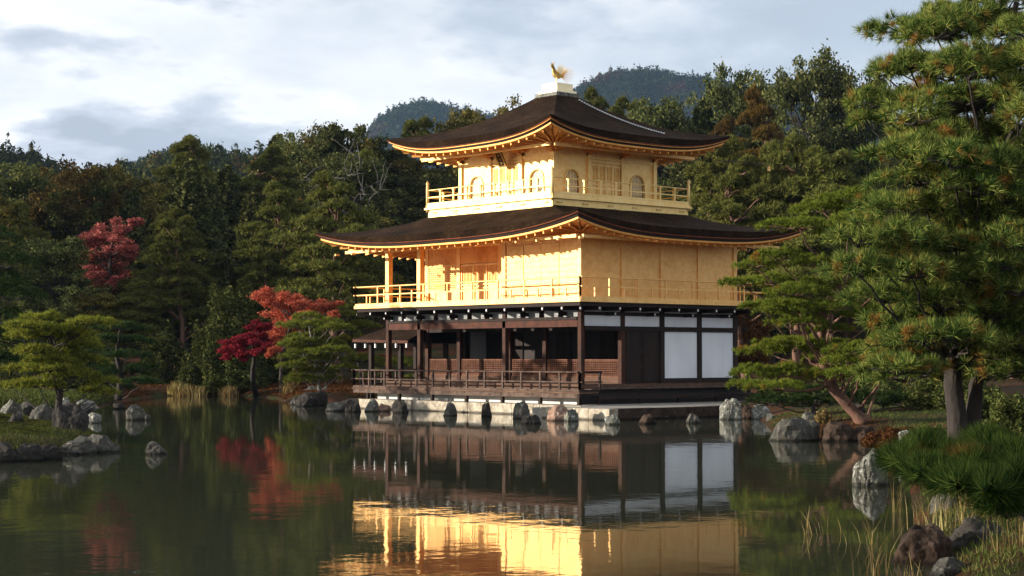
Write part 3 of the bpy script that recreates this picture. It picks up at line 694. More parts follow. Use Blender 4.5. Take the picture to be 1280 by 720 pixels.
# pedestal
bx('roof_pedestal', 'rock_pale', mu-.66, mu+.66, mv-.66, mv+.66, 12.72, 12.95)
bx('roof_pedestal', 'pale_gold', mu-.56, mu+.56, mv-.56, mv+.56, 12.951, 13.06)
bx('roof_pedestal', 'pale_gold', mu-.45, mu+.45, mv-.45, mv+.45, 13.061, 13.36)

# gilded phoenix: body skin with feathered wings and tail
ph = empty('phoenix_statue', (mu, mv, 13.36), 'gilded bronze phoenix standing with raised wings on the roof pedestal', 'statue')
side = Vector((RT[0], RT[1], 0)); fwd3 = -side    # faces left in the photograph
def PB(f_, s_, z_): return Vector((mu, mv, 13.36))+fwd3*f_+Vector((FW[0], FW[1], 0))*s_+Vector((0, 0, z_))
b = MB(); b.tube([PB(-.20, 0, .34), PB(-.10, 0, .33), PB(.03, 0, .36), PB(.12, 0, .42), PB(.17, 0, .55), PB(.18, 0, .68), PB(.20, 0, .76), PB(.26, 0, .78), PB(.32, 0, .75)],
    [.03, .09, .12, .10, .055, .04, .055, .035, .006], 10); b.build('body', 'gold_dim', ph, True)
for s_ in (-.06, .06): MB().tube([PB(.02, s_, .30), PB(.05, s_, .15), PB(.03, s_, .01), PB(.10, s_, .005)], [.035, .02, .018, .012], 6).build('leg', 'gold', ph)
MB().tube([PB(.20, 0, .80), PB(.16, 0, .90), PB(.10, 0, .95)], [.02, .025, .004], 6).build('crest', 'gold', ph)
for s_, lean in ((-1, -.30), (1, .22)):
    wv_ = MB()
    for i in range(8):
        an = 1.62+lean-.13*i*(1 if s_ < 0 else -.6); ln = .60-.035*abs(i-2)
        p0 = PB(.06-.035*i, s_*.09, .38); p1 = p0+fwd3*(math.cos(an)*ln)+Vector((0, 0, math.sin(an)*ln))+Vector((FW[0], FW[1], 0))*s_*(.06+.04*i)
        mid_ = (p0+p1)/2; d = fwd3*.04
        wv_.add([p0-d*.6, p0+d*.6, mid_+d, p1, mid_-d], [(0, 1, 2, 3, 4)])
        e = Vector((FW[0], FW[1], 0))*.012; wv_.add([p0-d*.6+e, p0+d*.6+e, mid_+d+e, p1+e, mid_-d+e], [(4, 3, 2, 1, 0)])
    wv_.build('wing', 'gold_dim' if s_ < 0 else 'pale_gold', ph)
tl = MB()
for i in range(8):
    an = .75-i*.24; k = .62-.03*i
    tl.tube([PB(-.14, (i-4)*.01, .35), PB(-.14-k*.5*math.cos(an), (i-4)*.03, .36+k*.55*math.sin(an)+.05), PB(-.16-k*math.cos(an), (i-4)*.05, .34+k*math.sin(an)*.7-.04)], [.018, .014, .006], 5)
tl.build('tail', 'gold', ph)


# ---- ground floor deck, railing, steps
bx('deck', 'wood_board', -1.10, -.13, -1.05, LV+1.1, .80, .86)
bx('deck_beam', 'wood_rail', -1.08, -.98, -1.02, LV+1.05, .64, .795)
railing('railing', 'wood_rail', ((-1.03, -1.0), (-1.03, LV+1.04)), .862, 1.22, 1.58, 13, half=False, post=.055)
railing('railing', 'wood', ((-1.03, -1.0), (-.02, -1.0)), .862, 1.22, 1.58, 1, half=False, post=.055)
railing('railing', 'wood_rail', ((-1.03, LV+1.04), (3.4, LV+1.04)), .862, 1.22, 1.58, 4, half=False, post=.055)
bx('deck', 'wood_board', -.9, 3.4, LV+.12, LV+1.1, .805, .862)
bx('deck_riser', 'wood_board', -.128, -.115, 0, LV+.1, .862, .968)
for i in range(14):
    v = -1.0+i*1.0615
    if i % 2 == 0: bx('deck_post', 'wood', -1.08, -.96, v-.06, v+.06, .10, .639)
bx('deck_post', 'wood', -1.12, -1.0, -1.06, -.94, .40, .799)
bx('side_deck', 'wood_rail', .0, WU+.45, -.55, -.12, .93, .985)
bx('side_step_beam', 'wood', -.1, WU+.2, -1.05, -.95, .58, .70)
bx('side_step', 'wood', -.1, WU+.2, -.94, -.60, .64, .70)
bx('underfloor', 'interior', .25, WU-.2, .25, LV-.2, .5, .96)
for k in range(5): bx('step_post', 'wood', B*k-.05, B*k+.05, -1.0, -.9, .40, .575)
bx('plinth', 'plaster_old', -.35, WU+.3, -.28, LV+.3, .38, .62)
bx('shade_board', 'interior', -.34, WU+.3, -.31, -.285, .38, .93)  # dark board added over the plinth side; underfloor shade put into its colour

# embankment the pavilion stands on
eb = empty('stone_embankment', (WU/2, LV/2, 0), 'low pale stone embankment under the pavilion along the waterline', 'embankment')
def stones(u0, u1, v0, v1, z0, z1, axis, seed, m='stone_base'):
    r = random.Random(seed); t = (v0 if axis else u0); T = (v1 if axis else u1); mb = MB()
    while t < T-.05:
        ln = min(r.uniform(.9, 1.9), T-t); pr_ = r.uniform(0, .06)
        if T-t-ln < .4: ln = T-t
        zt = z1-r.uniform(0, .02)
        if axis: mb.box(u0-pr_, u1, t+.008, t+ln-.008, z0, zt)
        else: mb.box(t+.008, t+ln-.008, v0-pr_, v1, z0, zt)
        t += ln
    return mb.build('stone_course', m, eb)
stones(-1.5, -1.0, -1.6, LV+.7, -.8, .40, 1, 1)
MB().box(-.999, WU+4, -1.0, LV+.69, -.8, .385).build('earth_fill', 'gravel', eb)
# landing terrace to the right of the corner
Ac = CAM[:2]+FW*59.2+RT*((762-640)/FPX*59.2)
tr = empty('landing_terrace', (Ac[0], Ac[1], 0), 'flat stone landing terrace beside the pond at the pavilion corner', 'terrace')
u0, v0 = Ac
MB().box(u0+.06, 9.6, v0+.06, -1.001, -.7, .36).build('terrace_fill', 'gravel', tr)
r_ = random.Random(4)
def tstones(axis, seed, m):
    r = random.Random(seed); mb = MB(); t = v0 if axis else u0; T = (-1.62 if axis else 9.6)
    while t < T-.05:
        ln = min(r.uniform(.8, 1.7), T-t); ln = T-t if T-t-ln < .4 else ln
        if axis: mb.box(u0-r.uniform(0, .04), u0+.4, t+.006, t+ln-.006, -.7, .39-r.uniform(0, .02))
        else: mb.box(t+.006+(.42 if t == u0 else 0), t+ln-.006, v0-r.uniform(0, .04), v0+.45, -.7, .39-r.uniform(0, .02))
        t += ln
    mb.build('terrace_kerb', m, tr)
tstones(1, 3, 'stone_base'); tstones(0, 8, 'rock_brown')  # right kerb in darker stone: its shade and moss stain put into the colour

# small roofed porch at the far left side
po = empty('fishing_porch', (2.9, LV+3.2, 0), 'small open porch with a brown hipped roof at the left end of the pavilion', 'porch')
u0p, u1p, v0p, v1p = 1.3, 4.5, LV+1.0, LV+3.75
for u in (u0p+.35, u1p-.35):
    for v in (v1p-.35, v0p+.3): MB().box(u-.09, u+.09, v-.09, v+.09, .0, 2.95).build('post', 'wood', po)
rf = MB(); um = (u0p+u1p)/2; e0, e1, f0, f1 = u0p-.25, u1p+.25, v0p-.95, v1p+.25
rf.add([(e0, f0, 2.82), (e0, f1, 2.90), (e1, f1, 2.90), (e1, f0, 2.82), (um, f0, 3.72), (um, f1-1.5, 3.72)], [(0, 4, 5, 1), (1, 5, 2), (2, 5, 4, 3)])
rf.build('bark_roof', 'roof', po)
rm = MB(); rm.add([(e0, f0, 2.82), (e0, f1, 2.90), (e1, f1, 2.90), (e1, f0, 2.82), (e0, f0, 2.70), (e0, f1, 2.78), (e1, f1, 2.78), (e1, f0, 2.70)], [(0, 1, 5, 4), (1, 2, 6, 5), (2, 3, 7, 6), (4, 5, 6, 7)]); rm.build('eave_edge', 'wood_red', po)
MB().box(um-.10, um+.10, f0, f1-1.45, 3.70, 3.80).build('ridge_cap', 'white_paint', po)
for i in range(6):
    v = f0+.15+i*(f1-f0-.3)/5; MB().box(e0+.02, e0+.10, v-.035, v+.035, 2.52, 2.699).build('rafter_end', 'white_paint', po)
MB().box(u0p, u1p, LV+1.12, v1p, .80, .90).build('porch_floor', 'wood_board', po)
railing('railing', 'wood_rail', ((u0p+.1, v1p-.1), (u1p-.1, v1p-.1)), .90, 1.2, 1.5, 3, half=False, parent=po)
railing('railing', 'wood_rail', ((u1p-.1, LV+1.3), (u1p-.1, v1p-.1)), .90, 1.2, 1.5, 3, half=False, parent=po)

# ------------------------------------------------------------------ rocks
def rock_mesh(seed, sx, sy, sz, sub=4, rough=.16, cuts=9):
    r = random.Random(seed); bm = bmesh.new(); bmesh.ops.create_icosphere(bm, subdivisions=sub, radius=1)
    pl_ = []
    for _ in range(cuts):
        n = Vector((r.gauss(0, 1), r.gauss(0, 1), r.gauss(0, .8))).normalized(); pl_.append((n, r.uniform(.62, .9)))
    off = Vector((r.uniform(0, 50), r.uniform(0, 50), r.uniform(0, 50)))
    for v in bm.verts:
        p_ = v.co.copy(); p_ = Vector([math.copysign(abs(c)**.72, c) for c in p_])*.93
        for n, d in pl_:
            k = p_.dot(n)-d
            if k > 0: p_ -= n*k*.92
        p_ *= 1+rough*noise.fractal(p_*1.6+off, .8, 2.1, 5)+.05*noise.noise(p_*7+off)
        fl = 1+.22*max(0, -p_.z+.15)
        v.co = Vector((p_.x*sx*fl, p_.y*sy*fl, p_.z*sz))
    me = bpy.data.meshes.new('rock'); bm.to_mesh(me); bm.free()
    return me
RC = [0]
def rock(px, py, w_, h_, m, label, D=None, z=None, sub=4, name='rock', depth=1.0, cat='rock', group=None):
    RC[0] += 1; D = D or DW(py); k = D/FPX; ww = w_*k/2*1.15; hh = h_*k*.9; zb = 0 if z is None else z
    me = rock_mesh(RC[0]*7+3, ww*.92, ww*depth, hh*1.12, sub); me.materials.append(M[m])
    g = G(px, D+ww*depth*.7); o = bpy.data.objects.new(name, me); COL.objects.link(o)
    # lift so that the top stands at the wanted height
    top = max(v.co.z for v in me.vertices); o.location = (g[0], g[1], zb+hh-top); o.rotation_euler = (0, 0, YAW+RC[0])
    return tag(o, label, cat, group)
G1 = 'stones standing at the foot of the deck'
rock(421, 514, 30, 13, 'rock', 'low grey rock at the waterline under the porch', group=G1)
rock(442, 515, 20, 20, 'rock_dark', 'dark pointed rock at the left end of the timber deck', group=G1)
rock(465, 514.5, 17, 18, 'rock_pale', 'pale squared rock under the left end of the deck', group=G1)
rock(481, 514, 16, 11, 'rock_pink', 'small reddish stones between pale and dark rock under the deck', group=G1)
rock(502, 516, 22, 20, 'rock_dark', 'dark grey rock under the second post of the deck', group=G1)
rock(562, 519.5, 19, 19, 'rock', 'grey upright rock under the deck left of the middle', group=G1)
rock(608, 521, 17, 20, 'rock_dark', 'dark narrow upright rock under the middle of the deck', group=G1)
rock(651, 523.5, 24, 24, 'rock', 'tall rounded grey rock under the deck beside the black water stone', group=G1)
rock(664, 530, 22, 13, 'rock_dark', 'black wet stone lying in the water in front of the deck', group=G1)
rock(697, 526, 30, 23, 'rock_pink', 'pinkish wedge shaped rock near the corner of the deck', group=G1)
rock(714, 526.5, 18, 18, 'rock_pale', 'pale cracked rock beside the pinkish rock at the deck corner', group=G1)
G2 = 'stones along the landing terrace'
rock(764, 531, 18, 15, 'rock_pale', 'small white stone at the near corner of the terrace', group=G2)
rock(808, 530, 24, 14, 'rock_brown', 'square brownish stone before the shaded terrace edge', group=G2)
rock(866, 529, 20, 14, 'rock', 'ragged grey stone before the terrace, right of the brownish one', group=G2)
rock(914, 525, 26, 30, 'rock_pale', 'upright pale green rock at the right end of the terrace', D=60, group=G2)
rock(934, 524, 16, 20, 'rock_brown', 'small round rock right of the pale upright one', D=61, group=G2)
rock(951, 524.5, 24, 22, 'rock_pale', 'light grey rock half hidden by the lower pine pad', D=60.5, group=G2)
rock(965, 527, 14, 14, 'rock', 'small grey stone left of the big shore boulder', D=57, group=G2)
rock(992, 551, 62, 32, 'rock', 'broad lichened boulder at the water below the leaning pine')
rock(1044, 552, 44, 27, 'rock_brown', 'brown boulder beside the broad lichened one')
rock(1076, 552, 46, 22, 'rock_brown', 'low brown boulder at the foot of the rusty shrub')
rock(1087, 607, 42, 51, 'rock_pale', 'tall egg shaped lichened rock standing alone in the water', sub=5)
rock(1010, 524, 16, 12, 'rock_pale', 'small pale stone on the bank above the broad boulder', D=50, z=.35)
rock(1028, 526, 14, 9, 'rock_pale', 'white stone on the bank beside the leaning trunk', D=49, z=.4)
rock(1072, 512, 16, 22, 'rock_dark', 'dark upright stone behind the leaning pine trunk', D=52, z=.4)
rock(1132, 540, 20, 11, 'rock_pale', 'white flat stone on the bank right of the rusty shrub', D=38, z=.4)
rock(1232, 552, 24, 28, 'rock_pale', 'pale stone against the foot of the forked pine trunk', D=31, z=.45)
rock(1150, 705, 76, 55, 'rock_brown', 'dark brown block of rock in the near water among reeds', sub=5)
rock(1180, 722, 52, 28, 'rock', 'lichened stone in front of the dark block at the near shore', sub=5)
rock(1228, 712, 96, 60, 'rock_dark', 'wide dark slab of rock under the near pine branch', sub=5, D=18.6)
rock(1178, 640, 40, 34, 'rock', 'grey stone behind dry reeds under the near pine branch', D=23, z=.05)
rock(1262, 725, 60, 34, 'rock_brown', 'mossy stone in the lower right corner of the shore', sub=5, D=17)
G3 = 'stones on the far bank left of the porch'
rock(372, 506, 16, 9, 'rock', 'small flat stone at the left of the far bank stones', group=G3)
rock(385, 508, 26, 20, 'rock_dark', 'dark domed stone at the waterline below the small pine', group=G3)
rock(399, 507, 22, 22, 'rock_dark', 'dark squared stone beside the domed one below the small pine', group=G3)
rock(388, 499, 26, 12, 'rock_pale', 'pale sloping stone behind the dark pair below the small pine', D=90, z=.2, group=G3)
rock(432, 512, 16, 14, 'rock_dark', 'dark stone at the foot of the porch post', group=G3)
rock(247, 496, 22, 8, 'rock_pale', 'pale flat stone in front of the yellow reeds', D=96, z=.0, group=G3)
rock(172, 525, 26, 22, 'rock', 'grey pointed rock standing in the water off the left shore')
rock(184, 525, 11, 9, 'rock', 'small rounded stone touching the pointed water rock')
rock(198, 568, 29, 19, 'rock', 'low pale ribbed rock alone in the open water at left')
G4 = 'stones edging the left islet'
rock(130, 566, 42, 26, 'rock', 'rounded grey rock at the right tip of the islet', group=G4)
rock(96, 568, 44, 26, 'rock', 'lichened rock left of the islet tip', group=G4)
rock(62, 575, 36, 22, 'rock_dark', 'dark stone in the middle of the islet edge', group=G4)
rock(36, 577, 36, 26, 'rock_dark', 'grey patchy stone on the left part of the islet edge', group=G4)
rock(6, 578, 36, 28, 'rock_dark', 'lichened stone where the islet leaves the picture', group=G4)
rock(-34, 578, 40, 26, 'rock_dark', 'lichened stone of the islet edge outside the picture', group=G4)
rock(90, 544, 42, 38, 'rock_dark', 'large dark round rock on the moss of the islet', D=43, z=.35, sub=4)
rock(52, 528, 34, 26, 'rock', 'speckled rock at the back of the islet moss', D=47, z=.4)
rock(20, 534, 20, 18, 'rock_dark', 'dark low rock on the moss at the islet left edge', D=44, z=.4)
rock(14, 505, 26, 20, 'rock_pale', 'pale round rock on the shore behind the islet', D=62, z=.15)
rock(36, 503, 20, 14, 'rock', 'grey rock right of the pale one behind the islet', D=63, z=.2)
rock(118, 528, 20, 15, 'rock_pale', 'small pale rock in the water behind the islet tip', D=57)
rock(108, 503, 24, 9, 'rock_pale', 'flat pale stone on the shore below the yellow pine', D=66, z=.3)
rock(82, 503, 14, 12, 'rock_pale', 'small pale stone beside the yellow pine trunk', D=66, z=.3)
rock(150, 520, 14, 8, 'rock_dark', 'dark small stone off the left shore', D=72, z=.0)

# moss cover on the islet
mo = MB(); pg = LAND[1]; cc = pg.mean(0); k = 26
rings = []
for f_ in (0, .35, .65, .97):
    for i in range(k):
        t = i/k*len(pg); a = pg[int(t) % len(pg)]; b2 = pg[(int(t)+1) % len(pg)]; q_ = a+(b2-a)*(t-int(t)); q_ = cc+(q_-cc)*f_
        xy = CAM[:2]+RT*q_[0]+FW*q_[1]; rings.append((xy[0], xy[1], float(land_z(q_[0], q_[1]))+.06*math.sin(i*1.7+f_*9)*.6+.05*(1-f_)+.02))
mo.add(rings, [(a*k+i, a*k+(i+1) % k, (a+1)*k+(i+1) % k, (a+1)*k+i) for a in range(3) for i in range(k)])
tag(mo.build('islet_moss', 'moss', None, True), 'yellow green moss covering the top of the left islet', 'moss', None, 'stuff')

# ------------------------------------------------------------------ foliage makers
def needle_soup(pts, dirs, n, length, width, spread, r):
    """tufts of needles: pts, dirs (T,3)"""
    T = len(pts); d = dirs[:, None, :]+r.normal(0, spread, (T, n, 3)); d /= np.linalg.norm(d, axis=2, keepdims=True)
    ln = length*r.uniform(.7, 1.15, (T, n, 1)); s = np.cross(d, r.normal(size=(T, n, 3))); s /= np.linalg.norm(s, axis=2, keepdims=True)
    b = pts[:, None, :]+d*ln*.08; t = b+d*ln
    t[..., 2] -= (ln[..., 0]**2)*.3
    V = np.stack([b-s*width/2, b+s*width/2, t], 2); return V.reshape(-1, 3)
def leaf_soup(pts, size, r, flat=.0, k=4):
    T = len(pts); a = r.normal(size=(T, 3)); a[:, 2] *= (1-flat); a /= np.linalg.norm(a, axis=1, keepdims=True)
    b = np.cross(a, r.normal(size=(T, 3))); b /= np.linalg.norm(b, axis=1, keepdims=True); sz = size*r.uniform(.6, 1.2, (T, 1))
    if k == 4: return np.stack([pts-a*sz, pts+b*sz*.5, pts+a*sz, pts-b*sz*.5], 1).reshape(-1, 3)
    return np.stack([pts-a*sz, pts+b*sz*.6, pts+a*sz], 1).reshape(-1, 3)
def pad_points(c, rx, ry, rz, n, r, lump=.25):
    """points over a flattened, lumpy pad: mostly its upper surface"""
    a = r.uniform(0, 2*math.pi, n); rho = np.sqrt(r.uniform(0, 1, n)); k1, k2 = r.uniform(0, 6.28, 2)
    ed = 1+lump*np.sin(a*3+k1)*.6+lump*np.sin(a*7+k2)*.5
    x = np.cos(a)*rho*rx*ed; y = np.sin(a)*rho*ry*ed
    h = np.sqrt(np.clip(1-rho**2, 0, 1)); lum = .25*np.sin(x*5/max(rx, .3)+k1)*np.cos(y*6/max(ry, .3)+k2)
    z = rz*(h*(r.uniform(0, 1, n)**.35)+lum)-rz*.25*rho
    p_ = np.stack([x, y, z], 1)+c
    d = np.stack([np.cos(a)*rho*.9, np.sin(a)*rho*.9, .45+.6*h], 1)+r.normal(0, .25, (n, 3))
    return p_, d/np.linalg.norm(d, axis=1, keepdims=True)
def wobble(p0, p1, n, amp, r):
    p0 = np.array(p0, float); p1 = np.array(p1, float); t = np.linspace(0, 1, n)[:, None]
    o = np.cumsum(r.normal(0, amp, (n, 3)), 0); o -= o[0]; o -= t*o[-1]; return p0+(p1-p0)*t+o
def pine(name, base, trunk, pads, m, label, cat='tree', group=None, tuft=.13, width=.008, per=26, dens=60, spread=.55, bark='bark', tr=.2, seed=1, name_tr='trunk', forks=None, low=0, limb=.24):
    """trunk: list of 3-D points; pads: (centre, rx, ry, rz) in world metres"""
    r = np.random.RandomState(seed); root = empty(name, base, label, cat, group); mb = MB()
    tp = [np.array(p_, float) for p_ in trunk]; fine = []
    for i in range(len(tp)-1): fine += list(wobble(tp[i], tp[i+1], 6, tr*.09, r)[:-1])
    fine.append(tp[-1]); n = len(fine); mb.tube(fine, [tr*(1-.8*i/n)+.01+(.10*tr*max(0, 3-i)) for i in range(n)], 10)
    for f_ in (forks or []):
        ff = []
        for i in range(len(f_)-1): ff += list(wobble(f_[i], f_[i+1], 6, tr*.08, r)[:-1])
        ff.append(np.array(f_[-1], float)); mb.tube(ff, [tr*.85*(1-.75*i/len(ff))+.01 for i in range(len(ff))], 10)
    fine = np.array(fine)[int(low*len(fine)):]
    allp = []; alld = []
    for (c, rx, ry, rz) in pads:
        c = np.array(c, float); below = fine[fine[:, 2] < c[2]+.1]; src = below if len(below) else fine
        k = np.argmin(np.linalg.norm(src-c-np.array([0, 0, -1.0]), axis=1)); s_ = src[k]
        mid = (s_+c)/2+np.array([0, 0, -.05*np.linalg.norm(c-s_)])
        path = np.concatenate([wobble(s_, mid, 5, .04, r)[:-1], wobble(mid, c-np.array([0, 0, rz*.35]), 5, .04, r)])
        mb.tube(path, np.linspace(max(.016, tr*limb), .014, len(path)), 6)
        for _ in range(int(5+rx*3)):     # twigs through the pad
            a = r.uniform(0, 6.28); e = c+np.array([math.cos(a)*rx*.8, math.sin(a)*ry*.8, r.uniform(-.1, .25)*rz])
            tw = wobble(c-np.array([0, 0, rz*.3]), e, 5, .03, r); mb.tube(tw, np.linspace(.018, .006, 5), 4)
        n_ = max(30, int(dens*rx*ry*math.pi)); p_, d_ = pad_points(c, rx, ry, rz, n_, r); allp.append(p_); alld.append(d_)
    mb.build('trunk', bark, root, True)
    V = needle_soup(np.concatenate(allp), np.concatenate(alld), per, tuft, width, spread, r)
    soup('crown', V, 3, m, root); return root
def pads_px(lst, D, spreadD, r, sc=1.0, th=1.25):
    """pads given by bearing, height and half sizes; each at its own distance"""
    o = []
    for q_ in lst:
        px, py, hx, hy = q_[:4]; d = D+(q_[4] if len(q_) > 4 else r.uniform(-1, 1)*spreadD); k = d/FPX
        o.append((P(px, py, d), hx*k*sc, hx*k*sc*.8, hy*k*th))
    return o
rr = np.random.RandomState(11)
# big foreground pine on the right
def fill(lst, n, x0, x1, y0, y1, hx, hy, ds_): 
    for _ in range(n): lst.append((rr.uniform(x0, x1), rr.uniform(y0, y1), hx*rr.uniform(.7, 1.2), hy*rr.uniform(.7, 1.2), rr.uniform(-ds_, ds_)))
near = [(1222, 28, 72, 16, 1), (1190, 42, 40, 10, 0), (1262, 5, 60, 16, 1), (1180, 12, 24, 8, 1),
        (1140, 80, 44, 13, 0), (1195, 92, 60, 16, .5), (1255, 80, 60, 18, 1), (1110, 92, 22, 8, 0),
        (1100, 128, 44, 14, 0), (1165, 125, 55, 16, 1), (1230, 135, 60, 20, 1.2), (1275, 120, 40, 18, .5), (1085, 150, 20, 7, 0),
        (1180, 165, 60, 15, 1), (1245, 175, 60, 16, 1),
        (1130, 195, 50, 17, -2), (1190, 200, 60, 18, -2.5), (1250, 210, 60, 20, -2), (1150, 225, 60, 16, -1.5), (1225, 235, 60, 18, -2),
        (1110, 262, 50, 14, 0), (1180, 262, 60, 16, -1), (1250, 265, 60, 20, -1), (1075, 300, 40, 18, -2), (1130, 298, 55, 18, -2), (1200, 300, 60, 20, -1), (1262, 305, 50, 20, -2),
        (1075, 338, 48, 16, -2), (1140, 340, 60, 18, -2), (1210, 345, 60, 20, -1.5), (1270, 350, 50, 20, -1), (1110, 372, 56, 16, -1), (1180, 380, 60, 20, -1), (1250, 390, 60, 20, -1),
        (1130, 405, 50, 15, 0), (1200, 415, 60, 18, 0), (1265, 425, 50, 20, 0), (1120, 435, 46, 13, 0), (1180, 445, 56, 16, .5), (1245, 455, 50, 16, .5), (1290, 450, 40, 20, .5)]
fill(near, 26, 1130, 1380, 30, 470, 60, 18, 2)
fill(near, 26, 1115, 1340, 395, 474, 50, 15, 2)
fill(near, 20, 1115, 1330, 190, 400, 55, 15, 2)
fill(near, 14, 1110, 1330, 60, 190, 50, 20, 2)
DN = 27.0
tb = P(1203, 548, DN); tb[2] = gz(1203, DN)
pine('foreground_pine', tb, [tb, P(1192, 495, DN), P(1188, 455, DN), P(1205, 380, DN), P(1235, 280, DN), P(1245, 180, DN+.6), P(1262, 90, DN+1), P(1275, 0, DN+1)],
     pads_px(near, DN, 1.5, rr), 'needle_near', 'huge dark green pine with a forked trunk filling the right side', tuft=.17, width=.011, per=54, dens=66, spread=.78, tr=.15, low=.3, limb=.2, seed=21,
     forks=[[P(1213, 550, DN+.2), P(1218, 500, DN+.2), P(1226, 455, DN+.3), P(1250, 380, DN+.5), P(1285, 300, DN+1)], [P(1252, 118, DN+.3), P(1218, 128, DN), P(1180, 142, DN-.2), P(1140, 145, DN)]])
# pine reaching in low from the near right shore
low = [(1128, 578, 22, 8, .2), (1158, 592, 28, 9, -.4), (1182, 574, 24, 9, .5), (1215, 582, 30, 10, .1), (1196, 606, 24, 9, -.9), (1235, 612, 30, 10, -1.1), (1256, 572, 28, 10, .7), (1272, 600, 28, 12, -.8), (1290, 582, 40, 14, .5), (1248, 634, 22, 8, -.9), (1310, 615, 44, 16, 0), (1150, 562, 16, 6, .6), (1230, 556, 18, 7, 1.2)]
DL = 16.0; lb = P(1345, 690, DL); lb[2] = gz(1345, DL)
pine('shore_pine', lb, [lb, P(1310, 665, DL-.2), P(1275, 640, DL-.4), P(1262, 612, DL-.3), P(1230, 600, DL-.2), P(1180, 592, DL-.1), P(1145, 580, DL)],
     pads_px(low, DL, .4, rr, 1.0, 1.0), 'needle_shore', 'low long needled pine branch hanging over the near right water', tuft=.22, width=.006, per=130, dens=34, spread=.85, tr=.06, seed=22, limb=.15)
# leaning pine with cloud pads beside the pavilion
mid = [(1075, 250, 60, 13), (1030, 262, 50, 11), (1115, 262, 40, 12), (1000, 283, 56, 10), (1060, 290, 46, 12), (975, 322, 46, 11), (1020, 330, 40, 10), (945, 332, 30, 8),
       (925, 355, 30, 7), (965, 352, 42, 9), (1010, 362, 40, 9), (950, 385, 30, 8), (990, 382, 44, 10), (1040, 385, 36, 10), (1000, 403, 40, 9),
       (1010, 432, 66, 11), (960, 440, 40, 10), (1075, 440, 50, 12), (940, 466, 34, 10), (985, 468, 56, 13), (1040, 470, 46, 12), (930, 482, 24, 7), (970, 484, 44, 8), (1100, 465, 46, 14), (1130, 425, 50, 16), (1100, 395, 50, 14), (1090, 350, 50, 14), (1110, 310, 40, 12)]
fill(mid, 14, 985, 1110, 335, 480, 44, 10, 2)
fill(mid, 6, 1060, 1120, 255, 330, 40, 12, 2)
DM = 47.0; mbs = P(1080, 524, DM); mbs[2] = gz(1080, DM)
pine('leaning_pine', mbs, [mbs, P(1060, 508, DM), P(1038, 482, DM), P(1030, 462, DM), P(1026, 420, DM+.3), P(1030, 385, DM+.2), P(1060, 345, DM), P(1088, 322, DM), P(1078, 300, DM), P(1070, 262, DM)],
     pads_px(mid, DM, 1.8, rr, .95, .9), 'needle_mid', 'bright green cloud pruned pine with a leaning trunk at the right corner of the pavilion', tuft=.14, width=.018, per=34, dens=72, spread=.6, tr=.16, seed=23, bark='bark_red',
     forks=[[P(1035, 475, DM), P(1065, 462, DM-.5), P(1095, 470, DM-.8), P(1130, 475, DM-1)]])
lowp = [(960, 503, 34, 8), (1000, 505, 40, 8), (1040, 500, 36, 8), (1090, 500, 40, 10), (1130, 505, 40, 10), (1030, 490, 40, 8)]
DQ = 52.0; qb = P(1020, 520, DQ); qb[2] = gz(1020, DQ)
pine('low_pine', qb, [qb, P(1015, 510, DQ), P(1020, 500, DQ)], pads_px(lowp, DQ, 1.2, rr), 'needle_green', 'low dark green spreading pine under the leaning pine', tuft=.13, width=.014, per=20, dens=100, tr=.1, seed=24)
# small pine in front of the scarlet maple
sp = [(386, 397, 22, 8), (372, 408, 20, 7), (402, 410, 24, 7), (385, 422, 30, 8), (365, 432, 20, 7), (410, 430, 24, 7), (378, 446, 32, 8), (408, 450, 30, 8), (366, 458, 20, 7), (395, 464, 32, 8), (425, 440, 18, 6), (430, 460, 18, 6), (372, 472, 16, 6), (412, 474, 18, 5)]
fill(sp, 10, 362, 425, 392, 476, 26, 8, 1.4)
DS = 86.0; sb_ = P(400, 492, DS); sb_[2] = gz(400, DS)
pine('garden_pine', sb_, [sb_, P(398, 470, DS), P(392, 440, DS), P(386, 402, DS)], pads_px(sp, DS, 1.4, rr, .92, .75), 'needle_small', 'small layered pine with two pale trunks left of the porch', tuft=.2, width=.028, per=18, dens=75, tr=.085, seed=25, bark='bark_pale',
     forks=[[P(408, 493, DS), P(406, 474, DS), P(398, 455, DS)]])
sp2 = [(430, 395, 26, 8), (450, 408, 26, 8), (418, 405, 20, 7), (440, 425, 26, 8), (425, 385, 16, 6), (455, 450, 26, 9), (470, 470, 24, 9), (500, 455, 30, 10), (520, 475, 24, 8)]
DS2 = 94.0; sb2 = P(452, 490, DS2); sb2[2] = gz(452, DS2)
pine('garden_pine', sb2, [sb2, P(450, 460, DS2), P(440, 420, DS2), P(430, 392, DS2)], pads_px(sp2, DS2, 1.4, rr, .92, .75), 'needle_small', 'green pine standing behind the porch roof', tuft=.2, width=.028, per=18, dens=75, tr=.09, seed=26)
